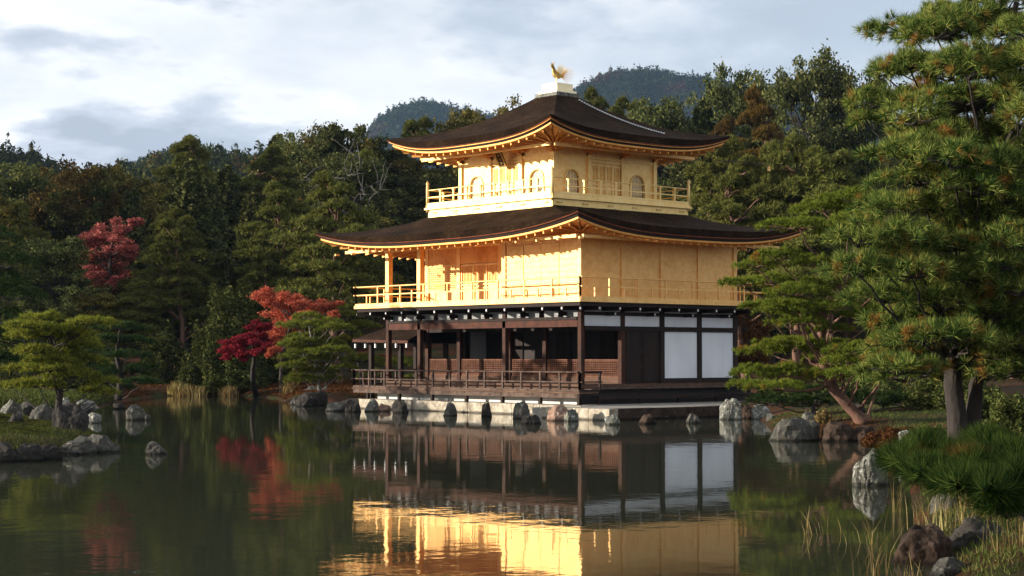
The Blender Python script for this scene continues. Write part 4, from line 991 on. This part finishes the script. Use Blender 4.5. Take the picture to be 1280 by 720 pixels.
# yellow green pine on the left shore
yp = [(48, 400, 26, 9), (62, 396, 16, 6), (40, 417, 30, 8), (75, 420, 34, 9), (100, 434, 30, 8), (45, 440, 30, 9), (75, 445, 40, 9), (30, 462, 30, 8), (65, 462, 36, 9), (110, 452, 30, 8), (95, 470, 36, 9), (50, 482, 34, 8), (130, 478, 22, 7), (15, 483, 24, 6), (120, 490, 24, 7), (138, 492, 12, 5)]
fill(yp, 12, 15, 135, 402, 490, 32, 9, 1.6)
DY = 60.5; yb = P(70, 512, DY); yb[2] = gz(70, 63)
pine('yellow_pine', yb, [yb, P(76, 490, DY), P(62, 465, DY), P(66, 435, DY), P(52, 400, DY)], pads_px(yp, DY, 1.6, rr, .88, .72), 'needle_yellow', 'yellow green cloud pruned pine on the left shore', tuft=.2, width=.03, per=16, dens=80, tr=.13, seed=27)
dp = [(150, 410, 34, 9), (135, 425, 26, 8), (170, 428, 30, 8), (130, 440, 24, 8), (160, 446, 36, 9), (180, 460, 24, 7), (150, 466, 36, 9), (120, 460, 26, 8), (175, 478, 28, 7), (145, 484, 30, 7)]
DP = 80.0; db = P(150, 495, DP); db[2] = gz(150, 86)
pine('dark_pine', db, [db, P(152, 470, DP), P(146, 440, DP), P(150, 412, DP)], pads_px(dp, DP, 1.6, rr, .9, .8), 'needle_green', 'deep green layered pine right behind the yellow pine', tuft=.18, width=.025, per=18, dens=70, tr=.16, seed=28)
lp = [(5, 330, 40, 14), (15, 370, 44, 14), (0, 400, 40, 14), (12, 425, 40, 12), (-5, 455, 40, 12), (-20, 350, 50, 16), (-30, 420, 50, 16), (-10, 300, 40, 14)]
DK = 68.0; kb = P(-35, 510, DK); kb[2] = gz(-35, 68)
pine('dark_pine', kb, [kb, P(-30, 450, DK), P(-20, 370, DK), P(-12, 300, DK)], pads_px(lp, DK, 1.5, rr), 'needle_green', 'dark pine cut by the left edge of the picture', tuft=.16, width=.02, per=18, dens=70, tr=.18, seed=29)

# maples and leafy shrubs
def branchy(mb, base, top, r, levels=3, r0=.12, spread=.5, nb=4):
    tips = []
    def rec(p_, d, ln, rad, lv):
        q_ = p_+d*ln; mb.tube(wobble(p_, q_, 4, ln*.04, r), np.linspace(rad, rad*.6, 4), 6 if lv < 2 else 4); tips.append((q_, lv))
        if lv >= levels: return
        for _ in range(nb):
            nd_ = d+r.normal(0, spread, 3); nd_[2] = abs(nd_[2])*.7+.15; nd_ /= np.linalg.norm(nd_); rec(q_, nd_, ln*r.uniform(.6, .85), rad*.6, lv+1)
    v = np.array(top)-np.array(base); ln = np.linalg.norm(v); rec(np.array(base, float), v/ln, ln, r0, 0)
    return [t for t, l_ in tips if l_ >= levels-1]
def clump_tree(name, base, trunk, clumps, m, leaf, n_per, label, cat='tree', group=None, bark='bark', tr=.12, seed=1, flat=.4, tagcrown='crown', squash=.6):
    """clumps: (centre, radius) ; leafy twigs around each"""
    r = np.random.RandomState(seed); root = empty(name, base, label, cat, group); mb = MB()
    fine = []
    tp = [np.array(p_, float) for p_ in trunk]
    for i in range(len(tp)-1): fine += list(wobble(tp[i], tp[i+1], 5, tr*.2, r)[:-1])
    fine.append(tp[-1]); mb.tube(fine, [tr*(1-.7*i/len(fine)) for i in range(len(fine))], 8); fine = np.array(fine); pts = []
    for c, rad in clumps:
        c = np.array(c, float); s_ = fine[np.argmin(np.linalg.norm(fine-c-np.array([0, 0, -.8]), axis=1))]
        mb.tube(wobble(s_, c, 6, .05*rad, r), np.linspace(tr*.35, .015, 6), 5)
        for _ in range(6):
            e = c+r.normal(0, rad*.5, 3); mb.tube(wobble(c, e, 4, .03*rad, r), np.linspace(.015, .005, 4), 4)
        k = 7; sub = c+r.normal(0, rad*.5, (k, 3))*np.array([1, 1, squash])
        n = n_per
        q_ = sub[r.randint(0, k, n)]+r.normal(0, rad*.26, (n, 3))*np.array([1, 1, squash*.8]); pts.append(q_)
    mb.build('trunk', bark, root, True)
    soup(tagcrown, leaf_soup(np.concatenate(pts), leaf, r, flat), 4, m, root); return root
def cl_px(lst, D, sd, r): return [(P(x, y, D+r.uniform(-sd, sd)), h*(D/FPX)*1.15) for x, y, h in lst]
DR = 92.0
sc_ = [(330, 370, 12), (345, 382, 14), (360, 372, 12), (375, 382, 14), (362, 392, 15), (348, 398, 14), (345, 415, 12), (392, 388, 12), (405, 384, 11), (415, 382, 8), (400, 396, 11), (335, 425, 10), (350, 430, 10), (358, 410, 12), (372, 400, 12), (325, 372, 7), (418, 392, 6), (340, 440, 7)]
b0 = P(352, 487, DR); b0[2] = gz(352, DR)
clump_tree('scarlet_maple', b0, [b0, P(352, 455, DR), P(358, 425, DR), P(365, 395, DR)], cl_px(sc_, DR, 1.5, rr), 'leaf_red', .062, 2500, 'bright scarlet maple behind the small layered pine', tr=.12, seed=31)
cr_ = [(285, 437, 10), (295, 430, 10), (305, 425, 10), (318, 418, 11), (328, 408, 9), (322, 432, 11), (308, 440, 8), (285, 446, 6), (332, 425, 9), (300, 445, 7)]
DC = 88.5; b0 = P(321, 489, 94); b0[2] = gz(321, 94); 
clump_tree('crimson_maple', b0, [b0, P(316, 470, DC+3), P(318, 445, DC+1), P(315, 425, DC)], cl_px(cr_, DC, 1.2, rr), 'leaf_crimson', .062, 2200, 'dark crimson maple with a leaning black trunk at the water edge', tr=.17, seed=32)
DD_ = 111.0
dr_ = [(115, 300, 14), (135, 290, 14), (155, 285, 12), (168, 278, 8), (120, 320, 15), (140, 312, 15), (158, 308, 12), (118, 340, 13), (138, 335, 15), (130, 355, 12), (115, 360, 10), (148, 350, 10), (110, 308, 9), (125, 370, 8), (162, 322, 8)]
b0 = P(135, 430, DD_); b0[2] = gz(135, DD_)
clump_tree('red_maple', b0, [b0, P(135, 390, DD_), P(136, 340, DD_), P(140, 300, DD_)], cl_px(dr_, DD_, 1.5, rr), 'leaf_dullred', .085, 1600, 'dull red maple standing high in the dark wood at left', tr=.18, seed=33)
b0 = P(935, 470, 76); b0[2] = gz(935, 76)
clump_tree('crimson_maple', b0, [b0, P(936, 440, 76), P(935, 415, 76)], cl_px([(930, 405, 14), (942, 420, 16), (930, 438, 16), (945, 445, 14), (932, 455, 14), (950, 410, 12)], 76, 1, rr), 'heath', .07, 900, 'deep red maple behind the right corner of the white walls', tr=.1, seed=34)
def shrub(px, D, w_, h_, m, label, seed, name='shrub', group=None, leaf=.07, n=5000, py=None):
    r = np.random.RandomState(seed); k = D/FPX; z0 = gz(px, D); g = G(px, D); rx = w_*k/2; hz = h_*k
    root = empty(name, (g[0], g[1], z0), label, 'shrub', group)
    mb = MB()
    for _ in range(9):
        e = np.array([g[0]+r.normal(0, rx*.4), g[1]+r.normal(0, rx*.4), z0+hz*r.uniform(.5, .85)]); mb.tube(wobble((g[0], g[1], z0-.1), e, 5, .03, r), np.linspace(.04, .01, 5), 5)
    mb.build('stems', 'bark', root)
    d = r.normal(size=(n, 3)); d /= np.linalg.norm(d, axis=1, keepdims=True); d[:, 2] = np.abs(d[:, 2])
    lum = 1+.22*np.sin(d[:, 0]*6+seed)*np.cos(d[:, 1]*7)+.12*np.sin(d[:, 2]*13+d[:, 0]*9)
    q_ = d*np.array([rx, rx*.9, hz])*(lum*r.uniform(.72, 1.05, n))[:, None]+np.array([g[0], g[1], z0])
    soup('foliage', leaf_soup(q_, leaf, r, .2), 4, m, root); return root
GS = 'rounded shrubs along the far shore'
shrub(285, 99, 90, 105, 'shrub', 'large rounded olive green shrub left of the scarlet maple', 41, 'large_shrub', leaf=.11, n=16000)
shrub(345, 104, 70, 70, 'shrub', 'dark rounded shrub behind the crimson maple', 42, leaf=.10, n=9000, group=GS)
shrub(238, 98, 34, 26, 'shrub', 'small shrub over the yellow reeds', 43, leaf=.08, n=3000, group=GS)
shrub(205, 101, 60, 60, 'shrub', 'dark shrub between the deep green pine and the reeds', 44, leaf=.10, n=7000, group=GS)
shrub(265, 97, 26, 16, 'shrub', 'lowest shrub behind the right hand reeds', 45, leaf=.08, n=2000, group=GS)
shrub(300, 98, 70, 44, 'shrub', 'shrub with pale leaf edges around the crimson maple trunk', 46, leaf=.08, n=6000, group=GS)
shrub(1115, 40, 70, 22, 'heath', 'rusty brown dome shrub on the right bank', 47, leaf=.035, n=9000)
shrub(1160, 36, 60, 26, 'shrub', 'low green shrub left of the forked pine trunk', 48, leaf=.035, n=7000)
shrub(1262, 33, 70, 60, 'shrub', 'speckled olive shrub right of the forked pine trunk', 49, leaf=.04, n=10000)
shrub(1235, 40, 90, 46, 'shrub', 'olive shrub behind the forked pine trunk', 50, leaf=.05, n=9000)
shrub(1028, 47.5, 22, 14, 'reed', 'small yellow shrub between the two shore boulders', 51, leaf=.03, n=2500)
shrub(110, 92, 70, 60, 'shrub', 'dark shrub in shade behind the yellow pine', 52, leaf=.1, n=6000, group=GS)
shrub(20, 92, 90, 80, 'shrub', 'dark shrub mass left of the yellow pine', 53, leaf=.1, n=8000, group=GS)
shrub(1190, 52, 110, 60, 'shrub', 'shaded shrub far behind the forked pine trunk', 54, leaf=.06, n=9000)
shrub(1080, 62, 120, 50, 'shrub', 'shaded shrub behind the low spreading pine', 55, leaf=.06, n=9000)
shrub(980, 68, 70, 40, 'shrub', 'shaded shrub behind the rocks at the terrace end', 56, leaf=.07, n=6000)

# reeds
def reeds(px, D, w_, h_, n, label, seed, m='reed', group=None, bw=.009, z=None):
    r = np.random.RandomState(seed); k = D/FPX; g = G(px, D); z0 = (gz(px, D) if z is None else z)
    T = n; off = r.normal(0, w_*k/3.2, (T, 2)); b = np.stack([g[0]+off[:, 0], g[1]+off[:, 1], np.full(T, z0-.08)], 1)
    hh = h_*k*r.uniform(.45, 1.1, T)+.08; ln = r.normal(0, .22, (T, 2))*hh[:, None]
    a = r.uniform(0, math.pi, T); s = np.stack([np.cos(a), np.sin(a), np.zeros(T)], 1)*bw*r.uniform(.6, 1.3, (T, 1))
    m1 = b+np.stack([ln[:, 0]*.3, ln[:, 1]*.3, hh*.55], 1); t = b+np.stack([ln[:, 0], ln[:, 1], hh], 1)
    lo = np.stack([b-s/2, b+s/2, m1+s*.4, m1-s*.4], 1); hi = np.stack([m1-s*.4, m1+s*.4, t+s*.05, t-s*.05], 1)
    V = np.concatenate([lo, hi], 1).reshape(-1, 3)
    # join the two halves of each blade
    me_o = soup('reed_clump', V, 4, m); tag(me_o, label, 'reeds', group); return me_o
GR = 'dry reed clumps on the near shore'
reeds(1017, 21.6, 40, 34, 16, 'thin reed clump standing farthest out in the water', 61, group=GR, z=0)
reeds(1122, 24.5, 16, 44, 14, 'upright pair of reeds right of the tall egg shaped rock', 62, group=GR, z=0)
reeds(1152, 22.5, 36, 38, 16, 'sparse reeds in front of the grey stone', 63, group=GR, z=0)
reeds(1195, 20.8, 80, 56, 60, 'dense dry reeds above the dark block of rock', 64, group=GR)
reeds(1095, 17.2, 56, 70, 26, 'green and yellow reeds at the bottom edge of the picture', 65, group=GR, z=0)
reeds(1085, 20.4, 30, 48, 10, 'few bent reeds between thin clump and rocks', 66, group=GR, z=0)
reeds(1262, 17.6, 60, 74, 36, 'tall yellow reeds at the right edge by the slab', 67, group=GR)
reeds(1140, 16.8, 50, 40, 16, 'short reeds in front of the dark block', 68, group=GR, z=0)
reeds(1230, 20, 70, 46, 34, 'reeds behind the wide dark slab', 69, group=GR)
GF = 'yellow reed beds at the far shore'
reeds(232, 95.8, 16, 15, 160, 'left bed of yellow reeds at the far shore', 71, bw=.05, group=GF, z=0)
reeds(248, 95.8, 16, 13, 160, 'second bed of yellow reeds beside the pale flat stone', 72, bw=.05, group=GF, z=0)
reeds(286, 95.8, 18, 13, 170, 'right bed of yellow reeds at the far shore', 73, bw=.05, group=GF, z=0)
reeds(218, 96, 14, 18, 120, 'greenish reeds at the left end of the far beds', 74, bw=.05, group=GF, z=0)
reeds(362, 90, 14, 15, 80, 'orange reed tuft left of the small layered pine', 75, bw=.05, group=GF)

# fallen branches, grass on banks
def grass_patch(name, pts, n, h_, m, label, seed, bw=.012):
    r = np.random.RandomState(seed); V = []
    px = r.uniform(pts[0], pts[1], n); D = r.uniform(pts[2], pts[3], n); l_ = (px-640)/FPX*D; z = land_z(l_, D); ok = z > .08
    l_, D, z = l_[ok], D[ok], z[ok]; T = len(D); b = np.stack([CAM[0]+RT[0]*l_+FW[0]*D, CAM[1]+RT[1]*l_+FW[1]*D, z-.01], 1)
    t = b+np.stack([r.normal(0, h_*.35, T), r.normal(0, h_*.35, T), h_*r.uniform(.4, 1.1, T)], 1); s = r.normal(size=(T, 3))*bw/2; s[:, 2] = 0
    V = np.stack([b-s, b+s, t], 1).reshape(-1, 3); tag(soup(name, V, 3, m), label, 'grass', None, 'stuff')
grass_patch('islet_grass', (-60, 145, 37.5, 54), 26000, .09, 'shrub', 'short grass and moss tufts on the left islet', 81)
grass_patch('bank_grass', (940, 1400, 16, 58), 60000, .09, 'shrub', 'low grass and weeds on the right bank', 82)
grass_patch('shore_grass', (-120, 155, 60, 84), 30000, .14, 'shrub', 'rough grass on the bank behind the yellow pine', 84, .05)
grass_patch('shore_leaves', (150, 470, 84, 106), 40000, .07, 'heath', 'fallen red leaves and grass along the far bank', 83, .06)
# ------------------------------------------------------------------ background trees
def broad_proto(name, m, H, Rr, seed, n=42000, leaf=.14, cl=54, top=.0):
    r = np.random.RandomState(seed); root = empty(name, (0, 0, 0)); mb = MB(); tr = wobble((0, 0, -1.5), (0, 0, H*.8), 9, .12, r); mb.tube(tr, np.linspace(.32, .06, 9), 8)
    pts = []
    for i in range(cl):
        d = r.normal(size=3); d /= np.linalg.norm(d); h = r.uniform(.22, .97)
        w_ = Rr*math.sin(math.pi*min(1, (h-.08)/.98))**.55*(1-top*h); a = r.uniform(0, 6.28); rho = r.uniform(.45, 1)
        c = np.array([math.cos(a)*w_*rho, math.sin(a)*w_*rho, h*H]); rad = Rr*r.uniform(.16, .32)
        s_ = tr[min(8, max(1, int(h*7)))]; mb.tube(wobble(s_, c, 5, .1, r), np.linspace(.09, .02, 5), 4)
        k = n//cl; sb = c+r.normal(0, rad*.55, (7, 3))*np.array([1.15, 1.15, .7]); d = r.normal(0, 1, size=(k, 3)); d[:, 2] = d[:, 2]*.6+.1
        pts.append(sb[r.randint(0, 7, k)]+d*rad*.26)
    mb.build('trunk', 'bark', root, True); soup('crown', leaf_soup(np.concatenate(pts), leaf, r, .2), 4, m, root); return root
def cedar_proto(name, m, H, Rr, seed, n=24000, leaf=.2):
    r = np.random.RandomState(seed); root = empty(name, (0, 0, 0)); mb = MB(); tr = wobble((0, 0, -1.5), (0, 0, H*.97), 9, .05, r); mb.tube(tr, np.linspace(.3, .03, 9), 8)
    pts = []; nb = 90
    for i in range(nb):
        h = .16+.82*(i/nb)**.9; w_ = Rr*(1-h)**.7*r.uniform(.65, 1.15)+.25; a = i*2.4+r.normal(0, .3)
        t = r.uniform(.1, 1, n//nb)**.7; side_ = r.normal(0, .22, (len(t), 2))*(w_*.5)
        x = math.cos(a)*w_*t+side_[:, 0]; y = math.sin(a)*w_*t+side_[:, 1]; z = h*H-.28*w_*t+r.normal(0, .16, len(t))
        pts.append(np.stack([x, y, z], 1)); mb.tube([(0, 0, h*H), (math.cos(a)*w_*.8, math.sin(a)*w_*.8, h*H-.2*w_)], [.04, .01], 4)
    mb.build('trunk', 'bark', root, True); soup('crown', leaf_soup(np.concatenate(pts), leaf, r, .3), 4, m, root); return root
def farpine_proto(name, m, H, Rr, seed, bark='bark_red', pads=24, per=1500, leaf=.2, lo=.35):
    r = np.random.RandomState(seed); root = empty(name, (0, 0, 0)); mb = MB(); tr = wobble((0, 0, -1.5), (r.normal(0, .6), r.normal(0, .6), H*.95), 10, .22, r); mb.tube(tr, np.linspace(.26, .05, 10), 8)
    pts = []; dd_ = []
    for i in range(pads):
        h = lo+(1-lo)*(i+.5)/pads; w_ = Rr*(1.05-((h-lo)/(1-lo))**1.6*.8); a = i*2.4+r.normal(0, .4); rho = r.uniform(.35, .85)
        c = np.array([math.cos(a)*w_*rho, math.sin(a)*w_*rho, h*H]); s_ = tr[min(9, int(h*9.2))]
        mb.tube(wobble(s_, c-np.array([0, 0, .15]), 6, .08, r), np.linspace(.085, .02, 6), 5)
        p_, d_ = pad_points(c, w_*.42, w_*.42, .45, per//6, r, .35); pts.append(p_); dd_.append(d_)
    mb.build('trunk', bark, root, True)
    V = needle_soup(np.concatenate(pts), np.concatenate(dd_), 7, leaf*1.7, .075, .6, r); soup('crown', V, 3, m, root); return root
PR = {
 'evergreen': [broad_proto('evergreen_tree', 'leaf_dark', 12, 4.2, s, leaf=.135) for s in (101, 102, 103)],
 'olive': [broad_proto('leafy_tree', 'leaf_olive', 11, 4.0, s, leaf=.13) for s in (104, 105)],
 'rust': [broad_proto('autumn_tree', 'leaf_rust', 10.5, 3.6, s, leaf=.125, n=32000) for s in (106, 107)],
 'cedar': [cedar_proto('cypress_tree', 'leaf_dark', 15, 3.2, s) for s in (108, 109)],
 'pine': [farpine_proto('wild_pine', 'leaf_pine', 12, 3.8, s) for s in (110, 111, 112)],
 'golden': [farpine_proto('golden_pine', 'leaf_gold', 13, 3.0, s, lo=.55, pads=14) for s in (113,)],
}
HT = {'evergreen': 12, 'olive': 11, 'rust': 10.5, 'cedar': 15, 'pine': 12, 'golden': 13}
WD = {'evergreen': 'dark broad evergreen tree', 'olive': 'olive green leafy tree', 'rust': 'rust tinged autumn tree', 'cedar': 'pointed dark cypress tree', 'pine': 'layered wild pine tree', 'golden': 'golden tinged tall pine'}
used = {}
def region(px, D):
    if px < 120: a = 'at far left of the wood'
    elif px < 260: a = 'above the yellow reeds'
    elif px < 400: a = 'above the scarlet maple'
    elif px < 560: a = 'behind the left pavilion eaves'
    elif px < 840: a = 'behind the pavilion roofs'
    elif px < 1000: a = 'right of the pavilion roofs'
    else: a = 'behind the huge foreground pine'
    b2 = 'low near the bank' if D < 122 else ('half way up the slope' if D < 160 else 'high on the slope')
    return a+', '+b2
rt_ = random.Random(77)
def place(kind, px, D, ytop=None, label=None, sc=None, wide=1.0):
    pr_ = PR[kind]; i = rt_.randrange(len(pr_)); src = pr_[i]; key = (kind, i); g = G(px, D); z0 = gz(px, D)
    if ytop is not None: sc = (zz(ytop, D)-z0)/HT[kind]
    o = src if key not in used else copy_tree(src); used[key] = 1
    o.location = (g[0], g[1], z0); o.rotation_euler = (0, 0, rt_.uniform(0, 6.28)); ws = sc*wide; ws = max(min(ws, 1.0 if ytop is not None else 1.25), .55) if wide == 1.0 else ws
    o.scale = (ws, ws, sc)
    tag(o, label or (WD[kind]+' '+region(px, D)), 'tree', WD[kind]+'s of the wood')
    return o
# skyline trees placed one by one
SKY = [(0, 214), (60, 216), (90, 222), (130, 216), (190, 222), (232, 176), (270, 200), (300, 196), (345, 168), (375, 170), (400, 160), (436, 152), (458, 168), (470, 196), (500, 205), (560, 190), (600, 180),
       (700, 160), (745, 135), (785, 140), (830, 136), (880, 118), (925, 100), (960, 118), (1012, 80), (1060, 100), (1085, 95), (1130, 120), (1300, 120)]
named = [('pine', 232, 138, 174, 'tall olive pine whose thin tip tops the left wood skyline'),
 ('evergreen', 30, 128, 212, 'bushy dark tree at the far left edge of the wood'),
 ('rust', 95, 122, 210, 'broad brownish tree above the dull red maple'),
 ('olive', 135, 132, 212, 'wide olive tree just above the dull red maple'),
 ('cedar', 345, 168, 166, 'dark pointed tree on the skyline above the scarlet maple'),
 ('evergreen', 385, 160, 168, 'dark round tree on the skyline left of the bare branches'),
 ('evergreen', 438, 150, 150, 'highest dark tree left of the pavilion roof'),
 ('rust', 412, 152, 168, 'brownish tree between two dark skyline trees'),
 ('pine', 520, 150, 152, 'pale green tree peeping over the left of the upper roof'),
 ('olive', 602, 150, 136, 'thin yellowish tree tip above the upper roof at left'),
 ('pine', 742, 158, 118, 'sunlit round pine right behind the roof chain'),
 ('pine', 785, 152, 128, 'sunlit pine top below the blue mountain'),
 ('evergreen', 828, 148, 132, 'dark tree below the right part of the blue mountain'),
 ('cedar', 880, 150, 120, 'dark cypress left of the golden pine'),
 ('evergreen', 926, 150, 98, 'dark rounded skyline tree above the golden pine'),
 ('golden', 950, 124, 118, 'golden tinged pine with a bare reddish trunk'),
 ('golden', 905, 134, 150, 'brownish golden pine left of the bare trunk pine'),
 ('evergreen', 1012, 142, 80, 'tallest broad dark tree in front of the sky at right'),
 ('evergreen', 1078, 142, 96, 'dark tree touching the foreground pine crown'),
 ('pine', 900, 104, 182, 'layered green pine close behind the right upper eave'),
 ('pine', 935, 100, 205, 'layered green pine with a bare mast like trunk'),
 ('pine', 985, 100, 178, 'layered pine right of the golden pine trunk'),
 ('pine', 1035, 98, 190, 'layered pine behind the top of the leaning pine'),
 ('pine', 215, 112, 268, 'large layered pine right of the dull red maple'),
 ('pine', 250, 116, 300, 'olive layered pine above the large rounded shrub'),
 ('cedar', 315, 116, 240, 'dark conical tree above the scarlet maple'),
 ('evergreen', 410, 118, 250, 'dense dark tree behind the left lower eave'),
 ('olive', 122, 104, 368, 'low leafy tree in front of the trunk of the dull red maple'),
 ('pine', 172, 104, 352, 'layered pine at the right foot of the dull red maple')]
for k_, px, D, yt, lb_ in named: place(k_, px, D, yt, lb_)
sx_ = [a for a, _ in SKY]; sy_ = [b_ for _, b_ in SKY]
kinds = ['evergreen']*5+['olive']*3+['rust']*1+['cedar']*2+['pine']*4
D = 103.0; row = 0
while D < 186:
    step = 5.6/(D/FPX); px = -170+(row % 2)*step/2
    while px < 1420:
        p_ = px+rt_.uniform(-.3, .3)*step; d_ = D+rt_.uniform(-2.5, 2.5); k_ = rt_.choice(kinds)
        if p_ > 840 and rt_.random() < .5: k_ = 'pine'
        z0 = gz(p_, d_); s_ = rt_.uniform(.62, 1.05) if D < 125 else rt_.uniform(.75, 1.2)
        lim = np.interp(p_, sx_, sy_)+rt_.uniform(6, 22); ztop = z0+HT[k_]*s_; zl = zz(lim, d_)
        if ztop > zl: s_ = (zl-z0)/HT[k_]; ztop = zl
        ypx = HORY-(ztop-CAM[2])/d_*FPX
        hide = (460 < p_ < 930 and ypx > 285) or (560 < p_ < 860 and ypx > 150 and D < 170 and not (p_ > 820)) or (490 < p_ < 880 and D < 122)
        if 80 < p_ < 190 and d_ < 113 and ypx < 372: hide = True
        if s_ > .42 and not hide: place(k_, p_, d_, None, None, s_)
        px += step
    D += 9.2 if D < 140 else 11; row += 1
for k_, lst in PR.items():
    for i, o in enumerate(lst):
        if (k_, i) not in used:
            for c in list(o.children): bpy.data.objects.remove(c)
            bpy.data.objects.remove(o)
# bare grey branched tree in the wood
r = np.random.RandomState(90)
bt = P(430, 300, 112); bt[2] = gz(430, 112); root = empty('bare_tree', bt, 'dead grey tree with bare spreading branches in the wood left of the lower roof', 'tree')
mb = MB(); T0 = P(428, 245, 112); mb.tube(wobble(bt, T0, 8, .08, r), np.linspace(.14, .07, 8), 8)
for (a, b2) in (((428, 245), (385, 226)), ((428, 245), (470, 226)), ((428, 240), (430, 205)), ((430, 210), (452, 200)), ((425, 262), (400, 255)), ((428, 270), (448, 282)), ((470, 228), (490, 236)), ((430, 285), (410, 300)), ((400, 234), (380, 222)), ((450, 236), (462, 250))):
    w_ = wobble(P(*a, 112), P(*b2, 112+r.uniform(-1.5, 1.5)), 8, .16, r); mb.tube(w_, np.linspace(.032, .010, 8), 5)
    for _ in range(4):
        k_ = r.randint(2, 8); e = w_[k_]+r.normal(0, .9, 3)+np.array([0, 0, .4]); mb.tube(wobble(w_[k_], e, 5, .06, r), np.linspace(.035, .01, 5), 4)
mb.build('trunk', 'bark_grey', root, True)
root.scale = (1, 1, 1)

# ------------------------------------------------------------------ air
hz = MB(); c0 = CAM[:2]+FW*1600
def hp(l_, d): q_ = CAM[:2]+RT*l_+FW*d; return (q_[0], q_[1])
pts_ = [hp(-2700, -350), hp(2700, -350), hp(2700, 4300), hp(-2700, 4300)]
hz.add([(*p_, -3) for p_ in pts_]+[(*p_, 460) for p_ in pts_], [(0, 3, 2, 1), (4, 5, 6, 7), (0, 1, 5, 4), (1, 2, 6, 5), (2, 3, 7, 6), (3, 0, 4, 7)])
hm = bpy.data.materials.new('air'); hm.use_nodes = True; t = hm.node_tree
for n in list(t.nodes): t.nodes.remove(n)
o_ = t.nodes.new('ShaderNodeOutputMaterial'); v_ = t.nodes.new('ShaderNodeVolumePrincipled')
v_.inputs['Color'].default_value = (.45, .68, 1, 1); v_.inputs['Density'].default_value = .00006; v_.inputs['Anisotropy'].default_value = 0.0
t.links.new(v_.outputs[0], o_.inputs['Volume'])
tag(hz.build('haze', hm), 'thin bluish haze over the far hills', 'haze', None, 'stuff')
